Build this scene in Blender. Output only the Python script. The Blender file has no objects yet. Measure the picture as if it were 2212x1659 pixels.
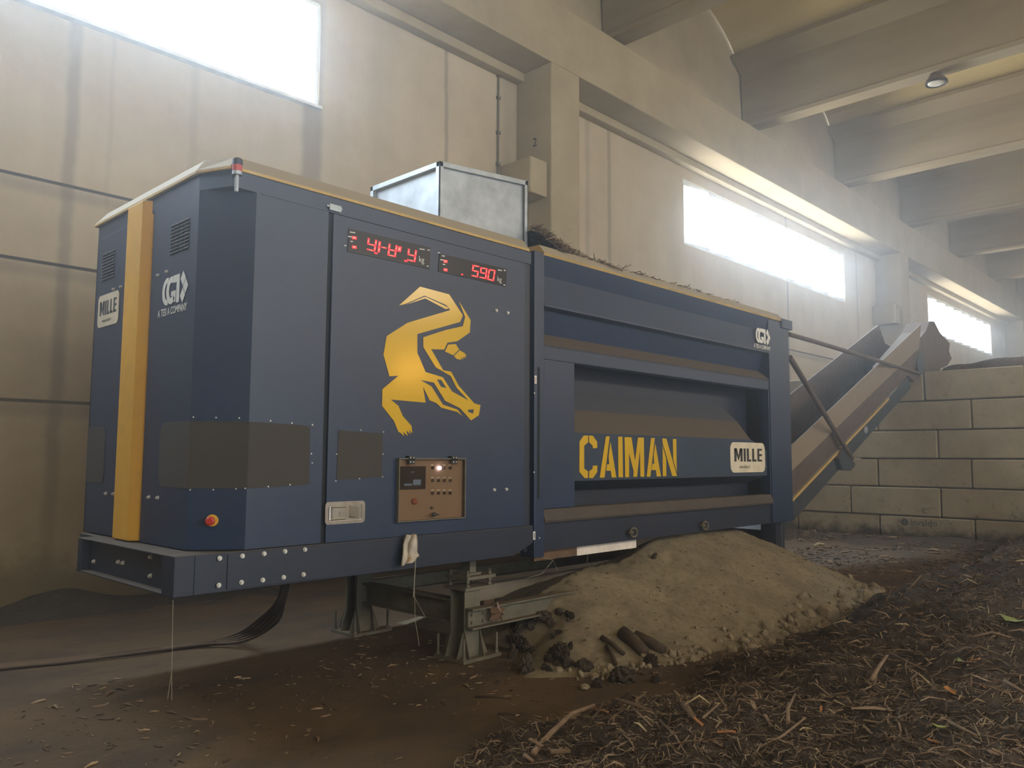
import bpy, math, random
import numpy as np
from mathutils import Vector, Matrix
from mathutils.geometry import tessellate_polygon
SC = bpy.context.scene
COL = SC.collection
random.seed(7)
rng = np.random.default_rng(7)

# ------------------------------------------------------------------ camera
F_PX, CX, CY = 1732.42, 1106.0, 829.5          # for the 2212 x 1659 frame
RW = ((0.6896889298261325, -0.06888153215713116, -0.7208221102345364),
      (-0.7240945342164575, -0.06005869962117928, -0.6870808235700254),
      (0.004035541244406248, 0.9958153880752693, -0.09129856121191413))
CAM = Vector((0.0, -4.6, 1.6))
RM = Matrix(RW)
cam_d = bpy.data.cameras.new('camera')
cam_d.sensor_width = 36.0
cam_d.lens = F_PX / 2212 * 36.0
cam_d.clip_start = 0.05
cam_d.clip_end = 300
cam = bpy.data.objects.new('camera', cam_d)
COL.objects.link(cam)
cam.matrix_world = Matrix.Translation(CAM) @ RM.to_4x4()
SC.camera = cam

def px(u, v, ax, val):
    """point of the place seen at photo pixel (u, v) on the plane axis ax = val"""
    d = RM @ Vector((u - CX, -(v - CY), -F_PX))
    t = (val - CAM[ax]) / d[ax]
    return CAM + d * t

# ------------------------------------------------------------------ world, lights, exposure
world = bpy.data.worlds.new('world')
SC.world = world
world.use_nodes = True
bg = world.node_tree.nodes['Background']
bg.inputs['Color'].default_value = (0.85, 0.93, 1.0, 1)
bg.inputs['Strength'].default_value = 6.0

def area_light(name, loc, direction, sx, sy, power, color=(1, 1, 1), spread=180):
    d = bpy.data.lights.new(name, 'AREA')
    d.shape = 'RECTANGLE'
    d.size, d.size_y, d.energy, d.color = sx, sy, power, color
    d.spread = math.radians(spread)
    o = bpy.data.objects.new(name, d)
    COL.objects.link(o)
    o.location = loc
    o.rotation_euler = Vector(direction).to_track_quat('-Z', 'Y').to_euler()
    return o

WALL_Y = 4.75
HAZE = 0.0068            # scattering per metre of the dusty air
# daylight in the windows of the wall behind the machine
DAY = (0.70, 0.85, 1.0)
GROUND = (1.0, 0.84, 0.58)                    # light thrown up by the sunlit yard outside
for nm, xc, wd, sky_w, gr_w in (('near', 1.45, 8.8, 1000, 360), ('middle', 20.0, 9.2, 1750, 420), ('far', 37.4, 9.2, 1100, 360)):
    area_light('sky_light_window_' + nm, (xc, WALL_Y + 0.25, 7.13), (0, -1, -0.8), wd, 1.5, sky_w, DAY, 140)
    area_light('yard_light_window_' + nm, (xc, WALL_Y + 0.32, 7.0), (0, -1, 0.65), wd, 1.4, gr_w, GROUND)
# daylight through the opposite windows and the open gateway behind the photographer
WARM = (1.0, 0.80, 0.50)
area_light('daylight_gateway', (4.0, -14.8, 3.0), (0, 1, 0.0), 7.0, 5.4, 170, (1.0, 0.86, 0.66))
for i, xx in enumerate((-4.0, 13.0, 30.0)):
    area_light('daylight_opposite_window', (xx, -14.8, 7.1), (0, 1, 0.45), 9.0, 1.5, 620, WARM)

# floodlight on the opposite wall
sp_d = bpy.data.lights.new('floodlight_beam', 'SPOT')
sp_d.energy = 330; sp_d.color = (1.0, 0.48, 0.08); sp_d.spot_size = math.radians(60); sp_d.spot_blend = 0.6; sp_d.shadow_soft_size = 0.16
sp_o = bpy.data.objects.new('floodlight_beam', sp_d); COL.objects.link(sp_o)
sp_o.location = (15.3, -14.2, 4.26)
sp_o.rotation_euler = (Vector((6.0, -0.4, 1.0)) - sp_o.location).to_track_quat('-Z', 'Y').to_euler()

SC.view_settings.view_transform = 'Standard'
SC.view_settings.look = 'None'
SC.view_settings.gamma = 1.0
SC.view_settings.use_curve_mapping = False
SC.view_settings.exposure = 0.0
cy = SC.cycles
cy.max_bounces = 6
cy.diffuse_bounces = 4
cy.glossy_bounces = 3
cy.volume_bounces = 1
cy.transparent_max_bounces = 8
cy.use_denoising = True
cy.sample_clamp_indirect = 6.0
cy.caustics_reflective = False
cy.caustics_refractive = False

# ------------------------------------------------------------------ helpers
class MB:
    def __init__(self):
        self.v, self.f, self.m = [], [], []
    def add(self, vs, fs, mi=0):
        b = len(self.v)
        self.v += [tuple(p) for p in vs]
        self.f += [tuple(i + b for i in f) for f in fs]
        self.m += [mi] * len(fs)
        return self
    def box(self, x0, x1, y0, y1, z0, z1, mi=0):
        vs = [(x, y, z) for x in (x0, x1) for y in (y0, y1) for z in (z0, z1)]
        return self.add(vs, [(0, 1, 3, 2), (4, 6, 7, 5), (0, 4, 5, 1), (2, 3, 7, 6), (0, 2, 6, 4), (1, 5, 7, 3)], mi)
    def prism(self, poly, vec, mi=0):
        n = len(poly)
        vec = Vector(vec)
        vs = [Vector(p) for p in poly] + [Vector(p) + vec for p in poly]
        fs = [tuple(range(n)), tuple(range(2 * n - 1, n - 1, -1))]
        fs += [(i, i + n, (i + 1) % n + n, (i + 1) % n) for i in range(n)]
        return self.add(vs, fs, mi)
    def tube(self, pts, r, n=8, mi=0, caps=True):
        pts = [Vector(p) for p in pts]
        rs = r if isinstance(r, (list, tuple)) else [r] * len(pts)
        b = len(self.v)
        prev = None
        for i, p in enumerate(pts):
            t = (pts[min(i + 1, len(pts) - 1)] - pts[max(i - 1, 0)]).normalized()
            if prev is None:
                a = Vector((0, 0, 1)) if abs(t.z) < 0.9 else Vector((1, 0, 0))
                prev = t.cross(a).normalized()
            u = (prev - t * prev.dot(t)).normalized()
            w = t.cross(u)
            prev = u
            for k in range(n):
                a = 2 * math.pi * k / n
                self.v.append(tuple(p + (u * math.cos(a) + w * math.sin(a)) * rs[i]))
        for i in range(len(pts) - 1):
            for k in range(n):
                k2 = (k + 1) % n
                self.f.append((b + i * n + k, b + i * n + k2, b + (i + 1) * n + k2, b + (i + 1) * n + k))
                self.m.append(mi)
        if caps:
            self.f.append(tuple(b + k for k in range(n))[::-1]); self.m.append(mi)
            self.f.append(tuple(b + (len(pts) - 1) * n + k for k in range(n))); self.m.append(mi)
        return self
    def cyl(self, p0, p1, r, n=16, mi=0):
        return self.tube([p0, p1], r, n, mi)
    def ring(self, c, axis, R, r, n=20, k=8, mi=0):
        c = Vector(c); axis = Vector(axis).normalized()
        a = Vector((0, 0, 1)) if abs(axis.z) < 0.9 else Vector((1, 0, 0))
        u = axis.cross(a).normalized(); w = axis.cross(u)
        vs, fs = [], []
        for i in range(n):
            t = 2 * math.pi * i / n
            d = u * math.cos(t) + w * math.sin(t)
            for j in range(k):
                s = 2 * math.pi * j / k
                vs.append(c + d * (R + r * math.cos(s)) + axis * r * math.sin(s))
        for i in range(n):
            for j in range(k):
                fs.append((i * k + j, ((i + 1) % n) * k + j, ((i + 1) % n) * k + (j + 1) % k, i * k + (j + 1) % k))
        return self.add(vs, fs, mi)
    def shape(self, loops, mi=0):
        """flat shape with holes: loops of 3-D points, the first the outline"""
        loops = [[Vector(p) for p in l] for l in loops]
        tris = tessellate_polygon(loops)
        flat = [p for l in loops for p in l]
        return self.add(flat, [tuple(t) for t in tris], mi)

def mesh_of(name, mb, mats):
    me = bpy.data.meshes.new(name)
    me.from_pydata(mb.v, [], mb.f)
    for m in (mats if isinstance(mats, (list, tuple)) else [mats]):
        me.materials.append(m)
    if any(mb.m):
        me.polygons.foreach_set('material_index', mb.m)
    me.validate()
    me.update()
    return me

def fix_normals(me):
    import bmesh
    b = bmesh.new(); b.from_mesh(me)
    bmesh.ops.recalc_face_normals(b, faces=b.faces)
    b.to_mesh(me); b.free()

def obj(name, mb, mats, parent=None, bevel=0.0, smooth=False, flat=False):
    me = mesh_of(name, mb, mats)
    if not flat:
        fix_normals(me)
    if smooth:
        me.polygons.foreach_set('use_smooth', [True] * len(me.polygons))
    o = bpy.data.objects.new(name, me)
    COL.objects.link(o)
    if parent is not None:
        o.parent = parent
        if parent.type == 'EMPTY':
            o.matrix_parent_inverse = Matrix.Translation(-Vector(parent.location))
    if bevel:
        md = o.modifiers.new('bevel', 'BEVEL')
        md.width = bevel; md.segments = 2; md.limit_method = 'ANGLE'; md.angle_limit = math.radians(40)
    return o

def tag(o, label=None, cat=None, group=None, kind=None):
    if label: o['label'] = label
    if cat: o['category'] = cat
    if group: o['group'] = group
    if kind: o['kind'] = kind
    return o

def thing(name, label, cat, loc, group=None):
    o = bpy.data.objects.new(name, None)
    o.empty_display_size = 0.2
    COL.objects.link(o)
    o.location = loc
    return tag(o, label, cat, group)

def struct(name, mb, mat, parent=None, bevel=0.0, label=None, **k):
    o = obj(name, mb, mat, parent, bevel, **k)
    if parent is None:
        o['kind'] = 'structure'
        if label: o['label'] = label
    return o

def text_into(mb, s, origin, xd, yd, size, mi=0, weight=0.0, xscale=1.0, spacing=1.0, align='LEFT'):
    cu = bpy.data.curves.new('t', 'FONT')
    cu.body = s; cu.size = 1.0; cu.offset = weight; cu.space_character = spacing
    cu.align_x = align; cu.resolution_u = 3
    o = bpy.data.objects.new('t', cu)
    COL.objects.link(o)
    dg = bpy.context.evaluated_depsgraph_get()
    me = o.evaluated_get(dg).to_mesh()
    xd, yd, origin = Vector(xd), Vector(yd), Vector(origin)
    vs = [origin + xd * (v.co.x * size * xscale) + yd * (v.co.y * size) for v in me.vertices]
    mb.add(vs, [tuple(p.vertices) for p in me.polygons], mi)
    o.to_mesh_clear()
    bpy.data.objects.remove(o); bpy.data.curves.remove(cu)

# ------------------------------------------------------------------ materials
def nodemat(name):
    m = bpy.data.materials.new(name)
    m.use_nodes = True
    nt = m.node_tree
    return m, nt, nt.nodes['Principled BSDF']

def N(nt, t, **k):
    n = nt.nodes.new(t)
    for a, b in k.items():
        setattr(n, a, b)
    return n

def noise(nt, scale, detail=6, rough=0.6, vec=None, stretch=None):
    tc = N(nt, 'ShaderNodeNewGeometry')
    src = tc.outputs['Position']
    if stretch:
        mp = N(nt, 'ShaderNodeMapping')
        mp.inputs['Scale'].default_value = stretch
        nt.links.new(src, mp.inputs['Vector']); src = mp.outputs['Vector']
    n = N(nt, 'ShaderNodeTexNoise')
    n.inputs['Scale'].default_value = scale
    n.inputs['Detail'].default_value = detail
    n.inputs['Roughness'].default_value = rough
    nt.links.new(src, n.inputs['Vector'])
    return n.outputs['Fac']

def ramp(nt, fac, stops):
    r = N(nt, 'ShaderNodeValToRGB')
    el = r.color_ramp.elements
    while len(el) < len(stops): el.new(0.5)
    for e, (p, c) in zip(el, stops):
        e.position = p
        e.color = (*c, 1) if len(c) == 3 else c
    nt.links.new(fac, r.inputs['Fac'])
    return r.outputs['Color']

def mix(nt, fac, a, b, mode='MIX'):
    m = N(nt, 'ShaderNodeMix', data_type='RGBA', blend_type=mode)
    for sock, val in ((m.inputs['Factor'], fac), (m.inputs['A'], a), (m.inputs['B'], b)):
        if hasattr(val, 'node'): nt.links.new(val, sock)
        elif isinstance(val, (int, float)): sock.default_value = val
        else: sock.default_value = (*val, 1)
    return m.outputs['Result']

def math_(nt, op, a, b=None, clamp=False):
    m = N(nt, 'ShaderNodeMath', operation=op, use_clamp=clamp)
    for s, val in ((m.inputs[0], a), (m.inputs[1], b)):
        if val is None: continue
        if hasattr(val, 'node'): nt.links.new(val, s)
        else: s.default_value = val
    return m.outputs[0]

def bump(nt, b, height, strength=0.3, dist=0.02):
    n = N(nt, 'ShaderNodeBump')
    n.inputs['Strength'].default_value = strength
    n.inputs['Distance'].default_value = dist
    nt.links.new(height, n.inputs['Height'])
    nt.links.new(n.outputs['Normal'], b.inputs['Normal'])

def simple(name, col, rough=0.5, metal=0.0, var=0.15, vscale=3.0, dust=0.0, dustcol=(0.11, 0.085, 0.06), bmp=0.0, bscale=40, spec=0.5):
    """painted / plain surface with slight mottling and dust lying on faces that look up"""
    m, nt, b = nodemat(name)
    f = noise(nt, vscale)
    dark = tuple(c * (1 - var) for c in col)
    lite = tuple(min(1, c * (1 + var)) for c in col)
    c = ramp(nt, f, [(0.3, dark), (0.7, lite)])
    r_out = rough
    if dust > 0:
        g = N(nt, 'ShaderNodeNewGeometry')
        sx = N(nt, 'ShaderNodeSeparateXYZ')
        nt.links.new(g.outputs['True Normal'], sx.inputs[0])
        up = math_(nt, 'MULTIPLY_ADD' if False else 'MULTIPLY', math_(nt, 'SUBTRACT', sx.outputs['Z'], 0.15, True), 2.2, True)
        f2 = noise(nt, 9.0, 8, 0.7)
        patch = ramp(nt, f2, [(0.35, (0.0,) * 3), (0.75, (1,) * 3)])
        lay = math_(nt, 'ADD', math_(nt, 'MULTIPLY', up, 0.95), math_(nt, 'MULTIPLY', patch, dust), True)
        c = mix(nt, lay, c, dustcol)
        rr = N(nt, 'ShaderNodeMapRange')
        nt.links.new(lay, rr.inputs[0]); rr.inputs[3].default_value = rough; rr.inputs[4].default_value = 0.9
        nt.links.new(rr.outputs[0], b.inputs['Roughness'])
    else:
        b.inputs['Roughness'].default_value = rough
    nt.links.new(c, b.inputs['Base Color'])
    b.inputs['Metallic'].default_value = metal
    b.inputs['Specular IOR Level'].default_value = spec
    if bmp: bump(nt, b, noise(nt, bscale, 8, 0.7), bmp, 0.01)
    return m

M = {}
M['blue'] = simple('blue_paint', (0.007, 0.023, 0.062), 0.42, 0, 0.12, 1.5, 0.10, (0.085, 0.072, 0.058))
M['blue_dark'] = simple('navy_paint', (0.007, 0.014, 0.033), 0.5, 0, 0.15, 1.5, 0.08, (0.08, 0.062, 0.045))
M['yellow'] = simple('yellow_paint', (0.66, 0.36, 0.03), 0.45, 0, 0.08, 2.0, 0.18, (0.25, 0.18, 0.10))
M['decal'] = simple('yellow_vinyl', (0.58, 0.36, 0.022), 0.16, 0, 0.03, 2.0, spec=0.35)
M['black'] = simple('black_rubber', (0.012, 0.012, 0.012), 0.6)
M['gap'] = simple('dark_gap', (0.006, 0.007, 0.009), 0.8)
M['steel'] = simple('galvanised_steel', (0.36, 0.40, 0.44), 0.5, 0.35, 0.22, 5.0, 0.10, (0.20, 0.17, 0.13), 0.15, 12)
M['steel_dirty'] = simple('dusty_steel', (0.13, 0.125, 0.09), 0.75, 0.1, 0.3, 7.0, 0.35, (0.12, 0.085, 0.05), 0.2, 30)
M['rust'] = simple('rusty_steel', (0.13, 0.075, 0.04), 0.85, 0.0, 0.3, 9.0, 0.3, (0.15, 0.10, 0.06), 0.2, 40)
M['chrome'] = simple('stainless_steel', (0.55, 0.52, 0.47), 0.28, 0.9, 0.15, 12.0)
M['bolt'] = simple('zinc_bolt', (0.62, 0.62, 0.58), 0.35, 0.3, 0.1, 20.0)
M['white'] = simple('white_print', (0.62, 0.62, 0.58), 0.55)
M['cream'] = simple('cream_plate', (0.62, 0.55, 0.42), 0.5, 0, 0.1, 8, 0.15, (0.3, 0.2, 0.1))
M['ink'] = simple('black_print', (0.02, 0.022, 0.025), 0.6)
M['red'] = simple('red_plastic', (0.42, 0.03, 0.02), 0.35)
M['cloth'] = simple('white_cloth', (0.48, 0.43, 0.35), 0.85, 0, 0.2, 14, 0.15, (0.25, 0.18, 0.1))
M['cable'] = simple('cable_sheath', (0.035, 0.028, 0.022), 0.6, 0, 0.2, 6, 0.35, (0.10, 0.06, 0.03))
M['web'] = simple('cobweb_dust', (0.30, 0.26, 0.20), 0.9)
M['conv_blue'] = simple('conveyor_blue', (0.020, 0.032, 0.045), 0.6, 0, 0.2, 3, 0.3, (0.10, 0.08, 0.055))
M['conv_brown'] = simple('conveyor_rust', (0.085, 0.058, 0.045), 0.8, 0, 0.25, 6, 0.4, (0.12, 0.09, 0.07), 0.2, 30)
M['conv_tan'] = simple('conveyor_rubber_skirt', (0.17, 0.135, 0.10), 0.85, 0, 0.2, 4, 0.4, (0.2, 0.155, 0.11))
M['slab'] = simple('panel_plate', (0.30, 0.235, 0.175), 0.5, 0, 0.06, 6.0)
M['mud_film'] = simple('dust_film', (0.052, 0.044, 0.040), 0.85, 0, 0.3, 5.0, 0.35, (0.085, 0.064, 0.045))
M['blue_film'] = simple('dusty_blue', (0.018, 0.034, 0.062), 0.7, 0, 0.15, 3.0, 0.06, (0.05, 0.052, 0.06))
M['stone'] = simple('grey_stone', (0.25, 0.20, 0.13), 0.9, 0, 0.25, 9, 0, bmp=0.4, bscale=30)
M['clod'] = simple('dark_clod', (0.045, 0.032, 0.019), 0.95, 0, 0.4, 15, 0, bmp=0.6, bscale=40)
M['wood'] = simple('broken_wood', (0.20, 0.13, 0.075), 0.85, 0, 0.3, 12, 0, bmp=0.3, bscale=60)
M['wood_dark'] = simple('wet_wood', (0.065, 0.042, 0.024), 0.85, 0, 0.35, 12, 0, bmp=0.3, bscale=60)
M['leaf'] = simple('green_leaf', (0.22, 0.24, 0.04), 0.6)
M['orange_chip'] = simple('orange_chip', (0.42, 0.17, 0.05), 0.7)
M['lampglass'] = simple('lamp_glass', (0.55, 0.54, 0.48), 0.25)
M['frame'] = simple('window_frame_paint', (0.62, 0.66, 0.68), 0.5)

def emis(name, col, s):
    m, nt, b = nodemat(name)
    b.inputs['Base Color'].default_value = (*[c * 0.2 for c in col], 1)
    b.inputs['Emission Color'].default_value = (*col, 1)
    b.inputs['Emission Strength'].default_value = s
    return m
M['led'] = emis('red_led', (1.0, 0.012, 0.022), 3.6)
M['led_core'] = emis('led_core', (1.0, 0.22, 0.12), 1.9)
M['led_white'] = emis('white_led', (0.95, 0.8, 1.0), 14.0)
M['screen'] = emis('screen_glow', (0.20, 0.30, 0.42), 0.35)

def mesh_grille(name):
    m, nt, b = nodemat(name)
    g = N(nt, 'ShaderNodeNewGeometry')
    sp = N(nt, 'ShaderNodeSeparateXYZ')
    nt.links.new(g.outputs['Position'], sp.inputs[0])
    h = math_(nt, 'SUBTRACT', sp.outputs['X'], sp.outputs['Y'])
    a = math_(nt, 'SINE', math_(nt, 'MULTIPLY', math_(nt, 'ADD', h, sp.outputs['Z']), 380.0))
    c = math_(nt, 'SINE', math_(nt, 'MULTIPLY', math_(nt, 'SUBTRACT', h, sp.outputs['Z']), 380.0))
    mx = math_(nt, 'MAXIMUM', a, c)
    col = ramp(nt, mx, [(0.55, (0.010, 0.009, 0.008)), (0.85, (0.085, 0.072, 0.055))])
    nt.links.new(col, b.inputs['Base Color'])
    b.inputs['Roughness'].default_value = 0.8
    return m
M['grille'] = mesh_grille('woven_wire_mesh')

def clear(name, tint, fac):
    m, nt, b = nodemat(name)
    t = N(nt, 'ShaderNodeBsdfTransparent')
    t.inputs['Color'].default_value = (*tint, 1)
    b.inputs['Base Color'].default_value = (*tint, 1)
    b.inputs['Roughness'].default_value = 0.15
    mx = N(nt, 'ShaderNodeMixShader')
    mx.inputs[0].default_value = fac
    nt.links.new(t.outputs[0], mx.inputs[1]); nt.links.new(b.outputs[0], mx.inputs[2])
    nt.links.new(mx.outputs[0], nt.nodes['Material Output'].inputs['Surface'])
    return m
M['pane'] = clear('window_polycarbonate', (0.97, 0.98, 1.0), 0.06)
M['perspex'] = clear('dusty_perspex', (0.86, 0.81, 0.75), 0.0)
M['switch'] = simple('dusty_switch', (0.14, 0.115, 0.09), 0.7)
M['red_dusty'] = simple('dusty_red', (0.30, 0.11, 0.07), 0.7)

def wall_mat():
    m, nt, b = nodemat('wall_concrete')
    g = N(nt, 'ShaderNodeNewGeometry')
    sp = N(nt, 'ShaderNodeSeparateXYZ'); nt.links.new(g.outputs['Position'], sp.inputs[0])
    X, Z = sp.outputs['X'], sp.outputs['Z']
    c = ramp(nt, noise(nt, 0.8, 8, 0.65), [(0.3, (0.40, 0.335, 0.235)), (0.7, (0.50, 0.43, 0.315))])
    streak = ramp(nt, noise(nt, 1.0, 6, 0.6, stretch=(3.0, 3.0, 0.22)), [(0.42, (0.0,) * 3), (0.75, (1,) * 3)])
    c = mix(nt, math_(nt, 'MULTIPLY', streak, 0.16), c, (0.27, 0.215, 0.14))
    wob = math_(nt, 'MULTIPLY', math_(nt, 'SUBTRACT', noise(nt, 1.2, 4, 0.6, stretch=(0.3, 1, 1.2)), 0.5), 0.12)
    Xw = math_(nt, 'ADD', X, wob)
    def line(coord, at, w, soft):
        d = math_(nt, 'ABSOLUTE', math_(nt, 'SUBTRACT', coord, at))
        r = N(nt, 'ShaderNodeMapRange', interpolation_type='SMOOTHSTEP')
        nt.links.new(d, r.inputs[0])
        r.inputs[1].default_value = w; r.inputs[2].default_value = w + soft
        r.inputs[3].default_value = 1.0; r.inputs[4].default_value = 0.0
        return r.outputs[0]
    # rain stains running down the wall below the window ends and panel joints
    for at, w, s, k in ((2.80, 0.02, 0.09, 0.42), (4.15, 0.01, 0.08, 0.15), (5.80, 0.08, 0.14, 0.50), (8.25, 0.012, 0.05, 0.45), (3.2, 0.0, 0.05, 0.12), (1.9, 0.0, 0.07, 0.1), (6.9, .02, .3, .08), (9.62, .03, .22, .3), (20.6, .02, .06, .5), (11.9, .02, .1, .25), (12.6, .02, .07, .4), (25.6, .02, .1, .3)):
        c = mix(nt, math_(nt, 'MULTIPLY', line(Xw, at, w, s), k), c, (0.13, 0.115, 0.11))
    for at in (2.166, 3.634, 4.519):
        c = mix(nt, line(Z, at, 0.012, 0.012), c, (0.045, 0.04, 0.035))
        c = mix(nt, math_(nt, 'MULTIPLY', line(Z, at - 0.09, 0.01, 0.12), 0.35), c, (0.14, 0.12, 0.10))
    # mud thrown up along the foot of the wall
    zz = math_(nt, 'ADD', Z, math_(nt, 'MULTIPLY', math_(nt, 'SUBTRACT', noise(nt, 1.6, 8, 0.7), 0.5), 0.9))
    r = N(nt, 'ShaderNodeMapRange', interpolation_type='SMOOTHSTEP')
    nt.links.new(zz, r.inputs[0])
    r.inputs[1].default_value = 0.30; r.inputs[2].default_value = 0.75; r.inputs[3].default_value = 0.97; r.inputs[4].default_value = 0.0
    c = mix(nt, r.outputs[0], c, (0.055, 0.038, 0.022))
    r2 = N(nt, 'ShaderNodeMapRange', interpolation_type='SMOOTHSTEP')  # wider yellow-brown tone, fading out up the wall
    nt.links.new(zz, r2.inputs[0])
    r2.inputs[1].default_value = 0.6; r2.inputs[2].default_value = 3.2; r2.inputs[3].default_value = 0.55; r2.inputs[4].default_value = 0.0
    c = mix(nt, r2.outputs[0], c, (0.26, 0.20, 0.095))
    nt.links.new(c, b.inputs['Base Color'])
    b.inputs['Roughness'].default_value = 0.9
    bump(nt, b, noise(nt, 14, 8, 0.7), 0.15, 0.01)
    return m
M['wall'] = wall_mat()

def concrete(name, lo, hi, stretch=None, sc=1.2, spots=0.0):
    m, nt, b = nodemat(name)
    c = ramp(nt, noise(nt, sc, 8, 0.65, stretch=stretch), [(0.3, lo), (0.7, hi)])
    if spots:
        s = ramp(nt, noise(nt, 7.0, 8, 0.75), [(0.56, (0,) * 3), (0.68, (1,) * 3)])
        c = mix(nt, math_(nt, 'MULTIPLY', s, spots), c, (0.045, 0.032, 0.02))
    nt.links.new(c, b.inputs['Base Color'])
    b.inputs['Roughness'].default_value = 0.9
    bump(nt, b, noise(nt, 25, 8, 0.7), 0.2, 0.01)
    return m
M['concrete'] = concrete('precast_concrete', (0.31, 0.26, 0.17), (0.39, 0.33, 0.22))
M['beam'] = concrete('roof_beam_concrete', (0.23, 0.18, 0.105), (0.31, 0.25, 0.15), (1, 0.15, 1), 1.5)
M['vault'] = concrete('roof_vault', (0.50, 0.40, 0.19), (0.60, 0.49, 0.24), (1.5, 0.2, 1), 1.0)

def block_mat():
    m, nt, b = nodemat('block_concrete')
    c = ramp(nt, noise(nt, 1.7, 8, 0.7), [(0.3, (0.26, 0.21, 0.135)), (0.7, (0.36, 0.295, 0.19))])
    g = N(nt, 'ShaderNodeNewGeometry')
    sp = N(nt, 'ShaderNodeSeparateXYZ'); nt.links.new(g.outputs['Position'], sp.inputs[0])
    s = ramp(nt, noise(nt, 4.0, 10, 0.8), [(0.56, (0,) * 3), (0.64, (1,) * 3)])
    low = N(nt, 'ShaderNodeMapRange'); nt.links.new(sp.outputs['Z'], low.inputs[0])
    low.inputs[1].default_value = 0.2; low.inputs[2].default_value = 1.6; low.inputs[3].default_value = 0.95; low.inputs[4].default_value = 0.25
    c = mix(nt, math_(nt, 'MULTIPLY', s, low.outputs[0]), c, (0.05, 0.035, 0.02))
    zz = math_(nt, 'ADD', sp.outputs['Z'], math_(nt, 'MULTIPLY', math_(nt, 'SUBTRACT', noise(nt, 3.0, 8, 0.75), 0.5), 0.7))
    r = N(nt, 'ShaderNodeMapRange', interpolation_type='SMOOTHSTEP'); nt.links.new(zz, r.inputs[0])
    r.inputs[1].default_value = 0.08; r.inputs[2].default_value = 0.36; r.inputs[3].default_value = 0.97; r.inputs[4].default_value = 0.0
    c = mix(nt, r.outputs[0], c, (0.04, 0.028, 0.017))
    nt.links.new(c, b.inputs['Base Color'])
    b.inputs['Roughness'].default_value = 0.92
    bump(nt, b, noise(nt, 18, 8, 0.75), 0.35, 0.015)
    return m
M['block'] = block_mat()

def floor_mat():
    m, nt, b = nodemat('trodden_dirt')
    a = noise(nt, 0.7, 8, 0.6)
    c = ramp(nt, a, [(0.3, (0.092, 0.052, 0.020)), (0.55, (0.130, 0.074, 0.026)), (0.75, (0.155, 0.094, 0.036))])
    s = ramp(nt, noise(nt, 9.0, 10, 0.75, stretch=(1, 2.2, 1)), [(0.58, (0,) * 3), (0.70, (1,) * 3)])
    c = mix(nt, math_(nt, 'MULTIPLY', s, 0.85), c, (0.030, 0.020, 0.012))
    s3 = ramp(nt, noise(nt, 1.3, 8, 0.7, stretch=(0.6, 1.2, 1)), [(0.48, (0,) * 3), (0.62, (1,) * 3)])
    c = mix(nt, math_(nt, 'MULTIPLY', s3, 0.55), c, (0.045, 0.030, 0.018))
    s2 = ramp(nt, noise(nt, 70.0, 4, 0.7), [(0.66, (0,) * 3), (0.74, (1,) * 3)])
    c = mix(nt, math_(nt, 'MULTIPLY', s2, 0.5), c, (0.19, 0.14, 0.085))
    nt.links.new(c, b.inputs['Base Color'])
    b.inputs['Roughness'].default_value = 0.78
    h = math_(nt, 'ADD', math_(nt, 'MULTIPLY', noise(nt, 9.0, 10, 0.75, stretch=(1, 2.2, 1)), 1.0), math_(nt, 'MULTIPLY', noise(nt, 60, 6, 0.7), 0.3))
    bump(nt, b, h, 0.9, 0.04)
    return m
M['floor'] = floor_mat()

def heap_mat(name, lo, mid, hi, sc, bs, bd):
    m, nt, b = nodemat(name)
    c = ramp(nt, noise(nt, sc, 12, 0.8), [(0.32, lo), (0.5, mid), (0.70, hi)])
    s = ramp(nt, noise(nt, sc * 0.12, 6, 0.6), [(0.35, (0.75,) * 3), (0.65, (1.15,) * 3)])
    c = mix(nt, 1.0, c, s, 'MULTIPLY')
    nt.links.new(c, b.inputs['Base Color'])
    b.inputs['Roughness'].default_value = 0.95
    bump(nt, b, noise(nt, sc * 1.3, 12, 0.8), bs, bd)
    return m
M['fines'] = heap_mat('grey_fines', (0.15, 0.12, 0.072), (0.225, 0.18, 0.11), (0.28, 0.225, 0.14), 16, 0.5, 0.02)
M['compost'] = heap_mat('shredded_compost', (0.032, 0.020, 0.011), (0.088, 0.056, 0.031), (0.16, 0.105, 0.060), 22, 0.9, 0.04)

def fibre_mat(name, stops):
    m, nt, b = nodemat(name)
    g = N(nt, 'ShaderNodeNewGeometry')
    c = ramp(nt, g.outputs['Random Per Island'], stops)
    nt.links.new(c, b.inputs['Base Color'])
    b.inputs['Roughness'].default_value = 0.85
    return m
M['fibre'] = fibre_mat('compost_fibres', [(0.0, (0.05, 0.03, 0.016)), (0.4, (0.135, 0.083, 0.044)), (0.75, (0.215, 0.142, 0.080)), (0.96, (0.32, 0.225, 0.13)), (1.0, (0.46, 0.35, 0.18))])

# ------------------------------------------------------------------ the hall
fl = MB()
fl.add([(-12, -15, 0), (62, -15, 0), (62, WALL_Y + 0.2, 0), (-12, WALL_Y + 0.2, 0)], [(0, 1, 2, 3)])
fl.box(-12, 62, -15, WALL_Y + 0.2, -0.3, -0.02)
struct('floor', fl, M['floor'], flat=True)

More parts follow.
